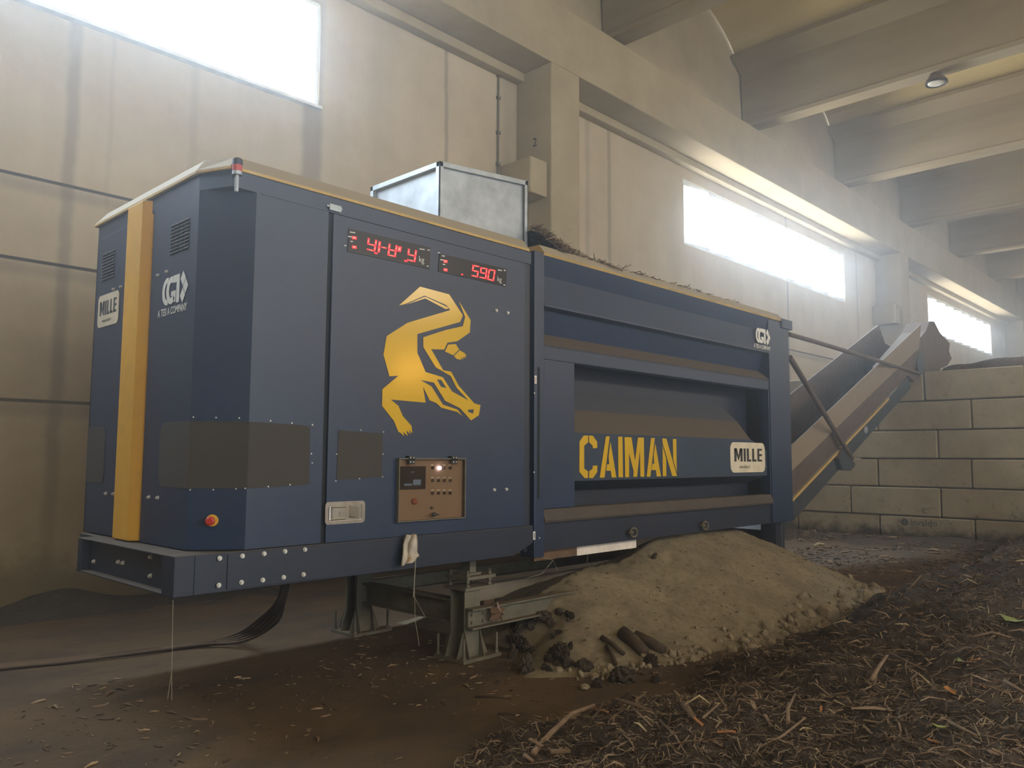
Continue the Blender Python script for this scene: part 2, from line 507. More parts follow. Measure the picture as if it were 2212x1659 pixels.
WINS = ((-2.95, 5.90, 6.41, 7.92), (15.37, 24.62, 6.38, 7.88), (32.78, 42.1, 6.38, 7.88), (48.7, 58.0, 6.38, 7.88))
def wall_with_holes(y0, y1, holes, z1=12.2):
    mb = MB()
    x = -12.0
    for (a, b_, c, d) in holes:
        mb.box(x, a, y0, y1, 0, z1)
        mb.box(a, b_, y0, y1, 0, c)
        mb.box(a, b_, y0, y1, d, z1)
        x = b_
    mb.box(x, 62, y0, y1, 0, z1)
    return mb
struct('wall_back', wall_with_holes(WALL_Y, WALL_Y + 0.18, WINS), M['wall'])
front_holes = ((-8.5, 0.5, 6.3, 7.9), (0.51, 7.5, 0.0, 5.7), (8.5, 17.5, 6.3, 7.9), (25.5, 34.5, 6.3, 7.9))
struct('wall_front', wall_with_holes(-14.72, -14.5, front_holes), M['wall'])
struct('wall_left', MB().box(-12.2, -12, -15, WALL_Y + 0.2, 0, 12.2), M['wall'])
struct('wall_right', MB().box(62, 62.2, -15, WALL_Y + 0.2, 0, 12.2), M['wall'])

for i, (a, b_, c, d) in enumerate(WINS):
    mb = MB()
    t = 0.05
    mb.box(a, b_, WALL_Y + 0.02, WALL_Y + 0.16, c, c + t)
    mb.box(a, b_, WALL_Y + 0.02, WALL_Y + 0.16, d - t, d)
    mb.box(a, a + t, WALL_Y + 0.02, WALL_Y + 0.16, c + t, d - t)
    mb.box(b_ - t, b_, WALL_Y + 0.02, WALL_Y + 0.16, c + t, d - t)
    if i == 0:
        mb.box(a, b_, WALL_Y - 0.10, WALL_Y + 0.16, c - 0.045, c - 0.005)
    w = struct('window_%d' % (i + 1), mb, M['frame'])
    # the glazing sheets overlap and stand slightly askew, so their edges step along the opening
    pn = MB()
    nseg = 8
    for k in range(nseg):
        x0 = a + t + (b_ - a - 2 * t) * k / nseg; x1 = a + t + (b_ - a - 2 * t) * (k + 1) / nseg
        pn.prism([(x0, WALL_Y + 0.08, c + t), (x1, WALL_Y + 0.10, c + t), (x1, WALL_Y + 0.10, d - t), (x0, WALL_Y + 0.08, d - t)], (0, 0.008, 0))
    obj('pane', pn, M['pane'], w)
    if i > 0:
        sg = MB()
        for k in range(nseg):
            x0 = a + t + (b_ - a - 2 * t) * k / nseg; x1 = a + t + (b_ - a - 2 * t) * (k + 1) / nseg
            sg.prism([(x0, WALL_Y + 0.03, d - t - 0.085), (x0, WALL_Y + 0.03, d - t), (x1, WALL_Y + 0.03, d - t), (x1, WALL_Y + 0.03, d - t - 0.005), ((x0 + x1) / 2, WALL_Y + 0.03, d - t - 0.03)], (0, 0.03, 0))
            sg.prism([(x0, WALL_Y + 0.03, c + t), (x1, WALL_Y + 0.03, c + t), (x1, WALL_Y + 0.03, c + t + 0.075), (x0, WALL_Y + 0.03, c + t + 0.005)], (0, 0.03, 0))
        obj('glazing_strip', sg, M['frame'], w)

# columns and the edge beam along the wall
BY = 3.94; BZ0, BZ1 = 8.30, 9.42
n = 1
for cxm in (-7.5, 9.896, 27.3, 44.7):
    mb = MB().box(cxm, cxm + 0.76, BY, WALL_Y, 0, BZ0)
    mb.box(cxm - 0.42, cxm, 4.03, WALL_Y, 5.95, 6.56)
    if abs(cxm - 9.896) < 0.1:
        pass
    struct('trim_%d' % n, mb, M['concrete'], bevel=0.02); n += 1
mk = MB()
text_into(mk, '2', px(1150, 318, 0, 9.893), (0, -1, 0), (0, 0, 1), 0.22, weight=0.01)
tag(obj('painted_number', mk, M['ink'], flat=True), 'small dark number 2 painted on the side of the concrete column', 'number')
mb = MB().box(-12, 62, BY, WALL_Y, BZ0, BZ1)
mb.box(-12, 62, BY + 0.62, WALL_Y, BZ0 - 0.16, BZ0)
struct('trim_%d' % n, mb, M['concrete'], bevel=0.02); n += 1
struct('trim_%d' % n, MB().box(-12, 62, BY + 0.3, WALL_Y, BZ1, 12.2), M['concrete']); n += 1

# roof beams across the hall, with vaults between them
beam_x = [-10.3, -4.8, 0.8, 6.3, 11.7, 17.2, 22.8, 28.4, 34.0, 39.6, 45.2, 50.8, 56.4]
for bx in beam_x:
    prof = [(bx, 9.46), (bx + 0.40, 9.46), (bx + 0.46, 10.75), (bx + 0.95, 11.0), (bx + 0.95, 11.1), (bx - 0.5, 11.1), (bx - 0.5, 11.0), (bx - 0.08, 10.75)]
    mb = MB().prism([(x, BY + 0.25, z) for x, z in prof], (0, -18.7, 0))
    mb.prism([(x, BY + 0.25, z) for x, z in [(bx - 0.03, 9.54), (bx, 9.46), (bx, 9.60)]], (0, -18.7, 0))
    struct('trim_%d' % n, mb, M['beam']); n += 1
cl = MB()
for i in range(len(beam_x) - 1):
    x0, x1 = beam_x[i] + 0.7, beam_x[i + 1] - 0.25
    K = 14
    arc = []
    for k in range(K + 1):
        t = k / K
        arc.append((x0 + (x1 - x0) * t, 11.08 + 0.95 * math.sin(math.pi * t) ** 0.8))
    outer = [(x, z + 0.12) for x, z in arc][::-1]
    for k in range(K):
        a_, b2 = arc[k], arc[k + 1]
        cl.prism([(a_[0], 4.2, a_[1]), (b2[0], 4.2, b2[1]), (b2[0], 4.2, b2[1] + 0.12), (a_[0], 4.2, a_[1] + 0.12)], (0, -18.8, 0))
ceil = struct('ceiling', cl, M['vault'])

# concrete block partition across the hall
BX = 16.7
bw = MB()
zc = [0, 0.5, 1.06, 1.61, 2.16, 2.72, 3.30]
offs = [1.213, 1.769, 1.221, 0.095 + 1.68, -0.499 + 1.68, 0.30]
g = 0.011
for r in range(6):
    y = offs[r]
    while y < WALL_Y: y += 1.68
    y -= 1.68
    ys = [WALL_Y - 0.01]
    while y > -9.0:
        ys.append(y); y -= 1.68
    for a_, b2 in zip(ys[:-1], ys[1:]):
        if a_ - b2 < 0.05: continue
        j = random.uniform(-0.012, 0.012)
        bw.box(BX + j, BX + 0.6 + j, b2 + g, a_ - g, zc[r] + (g if r else 0), zc[r + 1] - g)
part = struct('wall_middle', bw, M['block'], bevel=0.022)
st = MB()
o0 = px(1962, 1134, 0, BX - 0.016)
st.ring(o0 + Vector((0, 0.06, 0.055)), (1, 0, 0), 0.055, 0.014, 18, 6)
st.ring(o0 + Vector((0, 0.06, 0.055)), (1, 0, 0), 0.025, 0.014, 14, 6)
text_into(st, 'Invaldo', o0 + Vector((0, -0.03, 0.0)), (0, -1, 0), (0, 0, 1), 0.17, weight=0.012)
M['stamp'] = simple('grey_stamp_ink', (0.085, 0.09, 0.085), 0.85)
obj('maker_stamp', st, M['stamp'], part, flat=True)

# ------------------------------------------------------------------ the screening machine
ZB0, ZB1, ZT = 0.795, 1.03, 3.27      # underside, top of base frame, top of body
XE, XF = 2.20, 2.47                    # end face, fold of the chamfer
mach = thing('screening_machine', 'long navy blue and yellow drum screening machine standing on steel legs', 'machine', (6.0, 0.9, 0.0))
mach.location = (6.0, 0.9, ZB0)

# base frame of the near section: channels with dusty flanges
mb = MB()
mb.box(2.16, 4.86, 0.0, 0.06, ZB0, ZB1 - 0.002)
mb.box(2.04, 2.16, 0.0, 0.16, ZB0, ZB1 - 0.002)
mb.box(2.10, 2.16, 0.16, 1.50, ZB0, ZB1 - 0.012)
mb.box(2.04, 2.16, 0.16, 1.50, ZB1 - 0.012, ZB1 - 0.002)
mb.box(2.04, 2.16, 0.16, 1.50, ZB0, ZB0 + 0.012)
mb.box(2.04, 2.16, 1.50, 1.56, ZB0, ZB1 - 0.002)
mb.box(2.16, 4.86, 1.44, 1.50, ZB0 + 0.02, ZB1 - 0.002)
mb.box(2.16, 5.10, 0.06, 1.90, ZB1 - 0.03, ZB1 - 0.003)
mb.prism([(4.86, 0.0, ZB0), (5.09, 0.0, ZB0 + 0.09), (5.09, 0.0, ZB1 - 0.002), (4.86, 0.0, ZB1 - 0.002)], (0, 0.06, 0))
bf = obj('base_frame', mb, M['blue_dark'], mach, bevel=0.004)
pl_ = MB().box(2.36, 3.12, -0.008, 0.0, ZB0 + 0.012, ZB1 - 0.015)
obj('splice_plate', pl_, M['blue_dark'], mach, bevel=0.002)

def bolt(p, axis, r=0.013, parent=mach, mat='bolt', name='bolt'):
    b_ = MB(); p = Vector(p); a = Vector(axis)
    b_.cyl(p, p + a * 0.006, r * 1.35, 12); b_.cyl(p + a * 0.006, p + a * 0.016, r, 6)
    return obj(name, b_, M[mat], parent)
for u, v in ((474, 1206), (523, 1201), (570, 1196), (615, 1191), (658, 1187), (472, 1264), (521, 1258), (567, 1253), (612, 1247), (655, 1241)):
    bolt(px(u, v, 1, -0.008), (0, -1, 0), 0.011)
for u, v in ((204, 1213), (257, 1214), (267, 1216), (327, 1203), (326, 1244)):
    bolt(px(u, v, 0, 2.10), (-1, 0, 0), 0.011)

# body: a dark core with panels hung on it so that the joints between them read as gaps
core = MB().prism([(XE + 0.02, 0.24, ZB1), (XF + 0.01, 0.02, ZB1), (5.07, 0.02, ZB1), (5.07, 1.93, ZB1), (XE + 0.02, 1.93, ZB1)], (0, 0, ZT - ZB1))
obj('cabin_core', core, M['gap'], mach)
T = 0.018
def wrap_panel(z0, z1, x_end=3.005):
    """end strip + chamfer + side strip of one folded sheet, as an outline in plan"""
    return [(XE, 0.905), (XE, 0.222), (XF, 0.0), (x_end, 0.0), (x_end, T), (XF + 0.008, T), (XE + T, 0.232), (XE + T, 0.905)]
mb = MB()
for z0, z1 in ((ZB1 + 0.005, ZT),):
    mb.prism([(x, y, z0) for x, y in wrap_panel(z0, z1)], (0, 0, z1 - z0))
fp = obj('folded_corner_panel', mb, M['blue'], mach)
mb = MB().box(XE, XE + T, 1.31, 1.95, ZB1 + 0.005, ZT)
mb.box(XE, 5.05, 1.93, 1.95, ZB1 + 0.005, ZT)
lp = obj('rear_corner_panel', mb, M['blue'], mach, bevel=0.004)
# yellow upright cover between the two end panels, bulging towards the viewer
mb = MB().prism([(XE + 0.01, 1.285, ZB1 + 0.004), (XE - 0.05, 1.245, ZB1 + 0.004), (XE - 0.05, 0.985, ZB1 + 0.004), (XE + 0.01, 0.935, ZB1 + 0.004), (XE + 0.03, 0.935, ZB1 + 0.004), (XE + 0.03, 1.285, ZB1 + 0.004)], (0, 0, 3.365 - ZB1 - 0.004))
obj('yellow_end_cover', mb, M['yellow'], mach, bevel=0.01)
# expanded-metal air inlet that wraps the fold, with rounded outer corners
e = 0.0025
def rc(cx_, cz_, r, a0, a1, k=5):
    return [(cx_ + r * math.cos(math.radians(a0 + (a1 - a0) * i / k)), cz_ + r * math.sin(math.radians(a0 + (a1 - a0) * i / k))) for i in range(k + 1)]
Z0g, Z1g = 1.405, 1.815
mb = MB()
pts = [(-0.222, Z0g), (-0.222, Z1g)] + rc(-0.56, Z1g - 0.09, 0.09, 90, 180) + rc(-0.56, Z0g + 0.09, 0.09, 180, 270)
mb.shape([[(XE - e, -y, z) for y, z in pts]])
mb.shape([[(XE - e, 0.222, Z0g), (XF - e * .7, -e, Z0g), (XF - e * .7, -e, Z1g), (XE - e, 0.222, Z1g)]])
mb.shape([[(XF, -e, Z0g)] + [(x, -e, z) for x, z in ((2.885, Z0g + 0.012), (2.905, Z0g + 0.03), (2.905, Z1g - 0.03), (2.885, Z1g - 0.012))] + [(XF, -e, Z1g)]])
obj('air_inlet_mesh', mb, M['grille'], fp, flat=True)
mb = MB().shape([[(XE - e, 1.95, Z0g), (XE - e, 1.95, Z1g)] + [(XE - e, 1.65 - y, z) for y, z in rc(0.0, Z1g - 0.06, 0.06, 90, 0)] + [(XE - e, 1.65 - y, z) for y, z in rc(0.0, Z0g + 0.06, 0.06, 0, -90)]])
obj('air_inlet_mesh', mb, M['grille'], lp, flat=True)
rv = MB()
for u, v in ((418, 901), (467, 902), (517, 903), (584, 909), (630, 914), (675, 918), (411, 1058), (461, 1058), (510, 1056), (530, 1055), (579, 1051), (626, 1047), (670, 1043), (672, 980)):
    p = px(u, v, 1, -0.0)
    if p.x < XF:
        # on the chamfer
        d = (p - CAM); nrm = Vector((0.222, 0.27, 0)); o_ = Vector((XF, 0, 0)); t = (o_ - CAM).dot(nrm) / d.dot(nrm); p = CAM + d * t
        a = -nrm.normalized()
    else: a = Vector((0, -1, 0))
    obj('rivet', MB().cyl(p, p + a * 0.004, 0.005, 8), M['bolt'], fp)
# louvre vents high on the end panels
for (y0, y1, z0, z1, par) in ((0.335, 0.62, 2.915, 3.125, fp), (1.575, 1.83, 2.92, 3.14, lp)):
    lv = MB()
    for r in range(9):
        z = z0 + (z1 - z0) * (r + 0.5) / 9
        for c in range(4):
            ya = y0 + (y1 - y0) * (c + 0.08) / 4; yb = y0 + (y1 - y0) * (c + 0.92) / 4
            lv.prism([(XE, ya, z - 0.006), (XE - 0.010, ya, z - 0.005), (XE, ya, z + 0.007)], (0, yb - ya, 0), 0)
            lv.box(XE - 0.002, XE, ya, yb, z - 0.013, z - 0.006, 1)
    obj('louvre_vent', lv, [M['blue'], M['gap']], par)
for u, v in ((362, 587), (343, 595), (247, 625), (263, 620), (230, 1066), (246, 1067), (323, 1074), (342, 1075)):
    bolt(px(u, v, 0, XE), (-1, 0, 0), 0.009)
# emergency stop
p = Vector(px(459, 1124, 1, 0.0)); nrm = Vector((0.222, 0.27, 0)).normalized(); d = p - CAM
p = CAM + d * ((Vector((XF, 0, 0)) - CAM).dot(nrm) / d.dot(nrm)); a = -nrm
es = obj('emergency_stop', MB().cyl(p, p + a * 0.012, 0.036, 24), M['yellow'], mach, smooth=False)
obj('mushroom_button', MB().tube([p + a * 0.012, p + a * 0.05, p + a * 0.052, p + a * 0.07, p + a * 0.078], [0.014, 0.014, 0.027, 0.027, 0.018], 20), M['red'], es)

# tall door of the near section
door = obj('cabin_door', MB().box(3.045, 4.985, 0.0, T, ZB1 + 0.0, 3.265), M['blue'], mach, bevel=0.004)
obj('door_jamb', MB().box(4.995, 5.05, 0.012, 0.03, ZB1, ZT), M['blue_dark'], mach)
# recessed stainless paddle latch
lt = MB()
lx0, lx1, lz0, lz1 = 3.032, 3.352, 1.150, 1.300
def rrect(x0, x1, z0, z1, r, y):
    return [(x, y, z) for x, z in rc(x1 - r, z1 - r, r, 90, 0, 4) + rc(x1 - r, z0 + r, r, 0, -90, 4) + rc(x0 + r, z0 + r, r, 270, 180, 4) + rc(x0 + r, z1 - r, r, 180, 90, 4)]
lt.shape([rrect(lx0, lx1, lz0, lz1, 0.025, -0.008), rrect(lx0 + .025, lx1 - .025, lz0 + .022, lz1 - .022, 0.012, -0.008)])
o_, i_ = rrect(lx0, lx1, lz0, lz1, 0.025, -0.008), rrect(lx0 + .025, lx1 - .025, lz0 + .022, lz1 - .022, 0.012, -0.008)
for lp_, dy in ((o_, 0.008), (i_, 0.0065)):
    for k in range(len(lp_)):
        q0, q1 = lp_[k], lp_[(k + 1) % len(lp_)]
        lt.add([q0, q1, (q1[0], q1[1] + dy, q1[2]), (q0[0], q0[1] + dy, q0[2])], [(0, 1, 2, 3)])
lt.box(lx0 + .025, lx1 - .025, -0.0015, -0.0005, lz0 + .022, lz1 - .022)
lt.box(lx0 + 0.055, lx0 + 0.19, -0.010, -0.002, lz0 + 0.04, lz1 - 0.04)
lt.box(lx0 + 0.11, lx0 + 0.175, -0.015, -0.010, lz0 + 0.055, lz1 - 0.065)
lt.tube([(lx0 + 0.035, -0.008, lz0 + 0.03), (lx0 + 0.035, -0.008, lz1 - 0.03)], 0.008, 8)
lt.tube([(lx0 + 0.035, -0.008, lz1 - 0.034), (lx0 + 0.16, -0.008, lz1 - 0.036)], 0.007, 8)
lt.tube([(lx0 + 0.035, -0.008, lz0 + 0.034), (lx0 + 0.16, -0.008, lz0 + 0.036)], 0.007, 8)
lt.prism([(lx0 + 0.19, -0.002, lz0 + 0.04), (lx0 + 0.19, -0.014, lz0 + 0.05), (lx1 - 0.05, -0.004, lz0 + 0.03)], (0, 0, lz1 - lz0 - 0.075))
obj('paddle_latch', lt, M['chrome'], door)
mb = MB().shape([[tuple(px(u, v, 1, -0.003)) for u, v in ((731, 929), (826, 937), (825, 1030), (727, 1037))]])
obj('vent_mesh', mb, M['grille'], door, flat=True)
rv = MB()
for u, v in ((674, 1000), (727, 981), (827, 981), (725, 1039), (776, 1034), (826, 1030), (828, 933), (779, 929), (674, 917), (670, 1043)):
    p = px(u, v, 1, 0.0); obj('rivet', MB().cyl(p, p + Vector((0, -0.004, 0)), 0.0045, 8), M['bolt'], door)
for u, v in ((1071, 671), (1096, 676), (1067, 1058), (1093, 1057)):
    bolt(px(u, v, 1, 0.0), (0, -1, 0), 0.010)
for u, v in ((1113, 690), (1110, 1045), (1110, 1067)):
    bolt(px(u, v, 1, 0.02), (0, -1, 0), 0.011)
# small bright hinge at the top of the joint
hb = MB(); a = px(704, 446, 1, 0); b2 = px(737, 460, 1, 0)
hb.box(a.x, b2.x, -0.014, 0.0, b2.z + 0.028, a.z)
hb.box(a.x + 0.02, b2.x - 0.01, -0.018, -0.014, b2.z + 0.04, a.z - 0.02)
obj('top_hinge', hb, M['steel'], door)
# control panel behind a hinged perspex cover
PX0, PX1 = px(858, 1000, 1, 0).x, px(998, 1050, 1, 0).x
PZ0, PZ1 = px(927, 1121, 1, 0).z, px(927, 992, 1, 0).z
def pf(u, v): q = px(u, v, 1, -0.01); return q.x, q.z
cp = MB()
cp.box(PX0, PX1, -0.003, 0.0, PZ0, PZ1)
pan = obj('control_plate', cp, M['slab'], door)
(sx0, sz1), (sx1, sz0) = pf(862.7, 1007.5), pf(918.8, 1056)
sw, sh = sx1 - sx0, sz1 - sz0
sc_ = MB(); sc_.box(sx0, sx1, -0.012, -0.003, sz0, sz1)
for a0, a1, b0, b1 in ((0.18, 0.47, 0.16, 0.25), (0.52, 0.82, 0.18, 0.42), (0.43, 0.56, 0.73, 0.77)):
    sc_.box(sx0 + sw * a0, sx0 + sw * a1, -0.0127, -0.012, sz0 + sh * b0, sz0 + sh * b1, 1)
M['scr_dark'] = simple('screen_surface', (0.035, 0.032, 0.03), 0.3)
obj('touch_screen', sc_, [M['scr_dark'], M['screen']], door)
for r, v in enumerate((1010.7, 1037.9, 1065)):
    for c, u in enumerate((935, 947.7, 960.4, 973)):
        if (r, c) == (0, 1): continue
        x, z = pf(u, v)
        kn = MB().cyl((x, -0.003, z), (x, -0.016, z), 0.012, 14)
        kn.box(x - 0.003, x + 0.003, -0.022, -0.016, z - 0.011, z + 0.011)
        obj('selector_switch', kn, M['switch'], door)
        obj('switch_tag', MB().box(x - 0.014, x + 0.014, -0.0045, -0.003, z + 0.017, z + 0.026), M['white'], door)
x, z = pf(934, 1097)
obj('selector_switch', MB().cyl((x, -0.003, z), (x, -0.014, z), 0.013, 14), M['switch'], door)
x, z = pf(949, 1011)
obj('white_pilot_lamp', MB().cyl((x, -0.003, z), (x, -0.02, z), 0.013, 16), M['led_white'], door)
x, z = pf(895.3, 1083)
obj('red_stop_button', MB().tube([(x, -0.003, z), (x, -0.015, z), (x, -0.02, z)], [0.024, 0.024, 0.015], 18), M['red_dusty'], door)
cv = MB(); cv.box(PX0, PX1, -0.034, -0.030, PZ0, PZ1)
cov = obj('perspex_cover', cv, M['perspex'], door)
fr = MB()
w_ = 0.008
fr.box(PX0 - w_, PX1 + w_, -0.036, 0, PZ1, PZ1 + w_); fr.box(PX0 - w_, PX1 + w_, -0.030, 0, PZ0 - w_, PZ0)
fr.box(PX0 - w_, PX0, -0.034, 0, PZ0, PZ1); fr.box(PX1, PX1 + w_, -0.034, 0, PZ0, PZ1)
obj('cover_frame', fr, M['steel_dirty'], door)
for hx in (pf(884.4, 992)[0], pf(976.6, 992)[0]):
    hg = MB()
    hg.box(hx - 0.028, hx + 0.028, -0.040, -0.034, PZ1 - 0.035, PZ1 - 0.004); hg.box(hx - 0.028, hx + 0.028, -0.040, -0.0, PZ1 + 0.002, PZ1 + 0.024)
    hg.tube([(hx - 0.026, -0.043, PZ1), (hx + 0.026, -0.043, PZ1)], 0.006, 8)
    for dx in (-0.014, 0.014):
        for dz in (-0.02, 0.012): hg.cyl((hx + dx, -0.040, PZ1 + dz), (hx + dx, -0.044, PZ1 + dz), 0.005, 8, 1)
    obj('cover_hinge', hg, [M['black'], M['bolt']], door)
kx, kz = pf(932.3, 1111)
ck = MB().cyl((kx, -0.034, kz), (kx, -0.048, kz), 0.017, 14); ck.box(kx - .03, kx + .035, -0.055, -0.048, kz - .006, kz + .006)
obj('cover_catch', ck, M['black'], door)

# red weight displays
def px2(ox, oy, s, y=-0.0):
    return lambda u, v, dy=0.0: tuple(px(ox + u / s, oy + v / s, 1, y + dy))
D = px2(740, 480, 5.821)
M['disp'] = simple('display_window', (0.010, 0.007, 0.009), 0.3, spec=0.2)
def seg7(mb, P, on, q, th=0.19):
    """q: tl, tr, bl, br corners in picture space of the zoom; on: segment letters"""
    (x0, y0), (x1, y1), (x2, y2), (x3, y3) = q
    def at(s, t):
        a_ = (x0 + (x1 - x0) * s, y0 + (y1 - y0) * s); c_ = (x2 + (x3 - x2) * s, y2 + (y3 - y2) * s)
        return (a_[0] + (c_[0] - a_[0]) * t, a_[1] + (c_[1] - a_[1]) * t)
    h = th / 2; g_ = 0.02
    rects = dict(a=(0, 1, 0, h), g=(0.02, .98, .5 - h / 2, .5 + h / 2), d=(0, 1, 1 - h, 1), f=(0, th, g_, .5 - g_), b=(1 - th, 1, g_, .5 - g_), e=(0, th, .5 + g_, 1 - g_), c=(1 - th, 1, .5 + g_, 1 - g_), G=(th, .98 + .25, .5 - h / 2, .5 + h / 2))
    for s in on:
        a_, b_, c_, d_ = rects[s]
        mb.shape([[P(*at(a_, c_)), P(*at(b_, c_)), P(*at(b_, d_)), P(*at(a_, d_))]])
        m_ = 0.28
        aa, bb, cc, dd = a_ + (b_ - a_) * m_, b_ - (b_ - a_) * m_, c_ + (d_ - c_) * m_, d_ - (d_ - c_) * m_
        core_.shape([[P(*at(aa, cc), -0.0006), P(*at(bb, cc), -0.0006), P(*at(bb, dd), -0.0006), P(*at(aa, dd), -0.0006)]])
def display(plate, led_list, glyphs, dots, kg, ticks):
    """dark window, then each lit figure, lamp and printed mark as a piece of its own"""
    global core_
    P = lambda u, v, dy=0.0: D(u, v, dy - 0.007)
    obj('display_window', MB().prism([D(u, v, 0) for u, v in plate], (0, -0.006, 0)), M['disp'], door)
    def put(name, mb):
        b0 = len(mb.v); mb.v += core_.v; mb.f += [tuple(i + b0 for i in f) for f in core_.f]; mb.m += [1] * len(core_.f)
        obj(name, mb, [M['led'], M['led_core']], door, flat=True)
    for on, q in glyphs:
        core_ = MB(); mb = MB(); seg7(mb, P, on, q); put('lit_digit', mb)
    for k, (u, v, w, h) in enumerate(dots + led_list):
        core_ = MB()
        mb = MB().shape([[P(u - w, v - h), P(u + w, v - h + w * 0.25), P(u + w, v + h + w * .25), P(u - w, v + h)]])
        if k >= len(dots): core_.shape([[P(u - w * .5, v - h * .5, -0.0006), P(u + w * .6, v - h * .3, -0.0006), P(u + w * .5, v + h * .6, -0.0006), P(u - w * .5, v + h * .5, -0.0006)]])
        put('lit_dot', mb)
    tk = MB(); text_into(tk, 'kg', Vector(D(kg[0], kg[1], -0.008)), (1, 0, 0), (0, 0, 1), 0.062, xscale=0.95)
    obj('unit_print', tk, M['white'], door, flat=True)
    for (u, v, w) in ticks:
        obj('printed_mark', MB().shape([[D(u - w, v - 6, -0.008), D(u + w, v - 6 + w * .3, -0.008), D(u + w, v + 6 + w * .3, -0.008), D(u - w, v + 6, -0.008)]]), M['white'], door, flat=True)
display([(75, 80), (1100, 320), (1090, 590), (60, 370)],
    [(148, 193, 28, 17), (148, 310, 28, 16)],
    [('fbgcd', ((318, 196), (436, 222), (305, 345), (410, 372))),
     ('fe', ((456, 236), (596, 262), (440, 378), (580, 402))), ('g', ((490, 240), (560, 254), (486, 386), (550, 398))),
     ('fbgecd', ((582, 266), (690, 290), (565, 415), (668, 440))),
     ('f', ((700, 300), (930, 330), (680, 440), (880, 470))),
     ('fbgcd', ((824, 330), (935, 352), (812, 478), (914, 502)))],
    [(420, 388, 20, 9), (795, 484, 20, 9)], (958, 495, 1050, 520), [(125, 123, 34), (92, 178, 26), (115, 240, 14), (1000, 335, 32), (1082, 348, 16), (1070, 550, 12), (35, 292, 14)])
display([(1215, 395), (2060, 590), (2050, 810), (1200, 620)],
    [(1295, 490, 24, 16), (1295, 596, 24, 16)],
    [('afgcd', ((1635, 535), (1720, 552), (1622, 676), (1702, 694))),
     ('afbgcd', ((1735, 565), (1822, 582), (1722, 696), (1806, 716))),
     ('abcdef', ((1838, 590), (1924, 604), (1818, 720), (1902, 742)))],
    [(1503, 656, 12, 7)], (1944, 740, 2020, 760), [(1210, 382, 14), (1268, 422, 18), (1252, 470, 24), (1275, 528, 16), (1978, 600, 26), (2040, 604, 12), (2035, 788, 12)])

# yellow crocodile emblem on the door
C8 = px2(800, 600, 4.607, -0.003)
body = [(285, 275), (495, 88), (785, 165), (922, 375), (893, 440), (468, 560), (468, 745), (550, 938), (722, 990), (812, 1130), (978, 1222), (858, 1095), (800, 978), (650, 890), (527, 690), (527, 592), (750, 520), (920, 482), (943, 390), (880, 230), (998, 420), (990, 545), (865, 632), (768, 645), (735, 715), (605, 710), (725, 920), (805, 935), (880, 1075), (1035, 1250), (1097, 1268), (1080, 1368), (1002, 1420), (893, 1298), (745, 1225), (632, 1043), (500, 1018), (610, 1082), (722, 1262), (868, 1312), (918, 1378), (865, 1335), (708, 1294), (655, 1245), (590, 1220), (525, 1085), (550, 1243), (203, 1212), (280, 1275), (322, 1375), (410, 1475), (418, 1548), (383, 1508), (403, 1560), (356, 1518), (374, 1576), (322, 1530), (338, 1577), (300, 1543), (280, 1535), (235, 1425), (117, 1275), (120, 1110), (278, 976), (190, 980), (130, 765), (163, 580), (370, 448), (795, 322), (755, 272), (540, 178), (345, 262)]
mb = MB()
mb.shape([[C8(*p) for p in body], [C8(*p) for p in ((663, 1012), (705, 1017), (757, 1098), (703, 1085))], [C8(*p) for p in ((970, 1315), (1030, 1308), (1022, 1352), (977, 1337))]])
mb.shape([[C8(*p) for p in ((352, 268), (540, 188), (558, 193), (765, 290), (778, 308), (748, 312), (548, 206))]])
mb.shape([[C8(*p) for p in ((775, 665), (850, 660), (884, 713), (826, 772), (742, 733))]])
mb.shape([[C8(*p) for p in ((890, 722), (938, 750), (962, 785), (938, 775), (948, 800), (918, 787), (928, 812), (897, 795), (907, 820), (882, 811), (858, 808), (832, 778))]])
obj('crocodile_emblem', mb, M['decal'], door, flat=True)

# roof of the near section: blue fascia, dusty yellow rim leaning inwards
mb = MB().prism([(2.202, 0.235, ZT), (2.30, 0.0, ZT), (5.06, 0.0, ZT), (5.06, 1.95, ZT), (2.202, 1.95, ZT)], (0, 0, 3.375 - ZT))
mb.box(2.5, 4.98, -0.004, 0.0, ZT - 0.004, ZT + 0.004)
roof = obj('roof_fascia', mb, M['blue'], mach)
M['yellow_dusty'] = simple('dusty_yellow_paint', (0.50, 0.32, 0.07), 0.6, 0, 0.2, 4.0, 0.55, (0.30, 0.25, 0.17))
lo = [(2.285, -0.012), (5.03, -0.012), (5.03, 1.99), (2.18, 1.99), (2.18, 0.24)]
hi = [(2.36, 0.07), (5.03, 0.07), (5.03, 1.92), (2.25, 1.92), (2.25, 0.26)]
mb = MB()
vs = [(x, y, 3.375) for x, y in lo] + [(x, y, 3.395) for x, y in lo] + [(x, y, 3.49) for x, y in hi]
fs = []
for k in range(5):
    k2 = (k + 1) % 5
    fs += [(k, k2, k2 + 5, k + 5), (k + 5, k2 + 5, k2 + 10, k + 10)]
fs += [(4, 3, 2, 1, 0), (10, 11, 12, 13, 14)]
mb.add(vs, fs)
obj('roof_rim', mb, M['yellow_dusty'], mach, bevel=0.004)
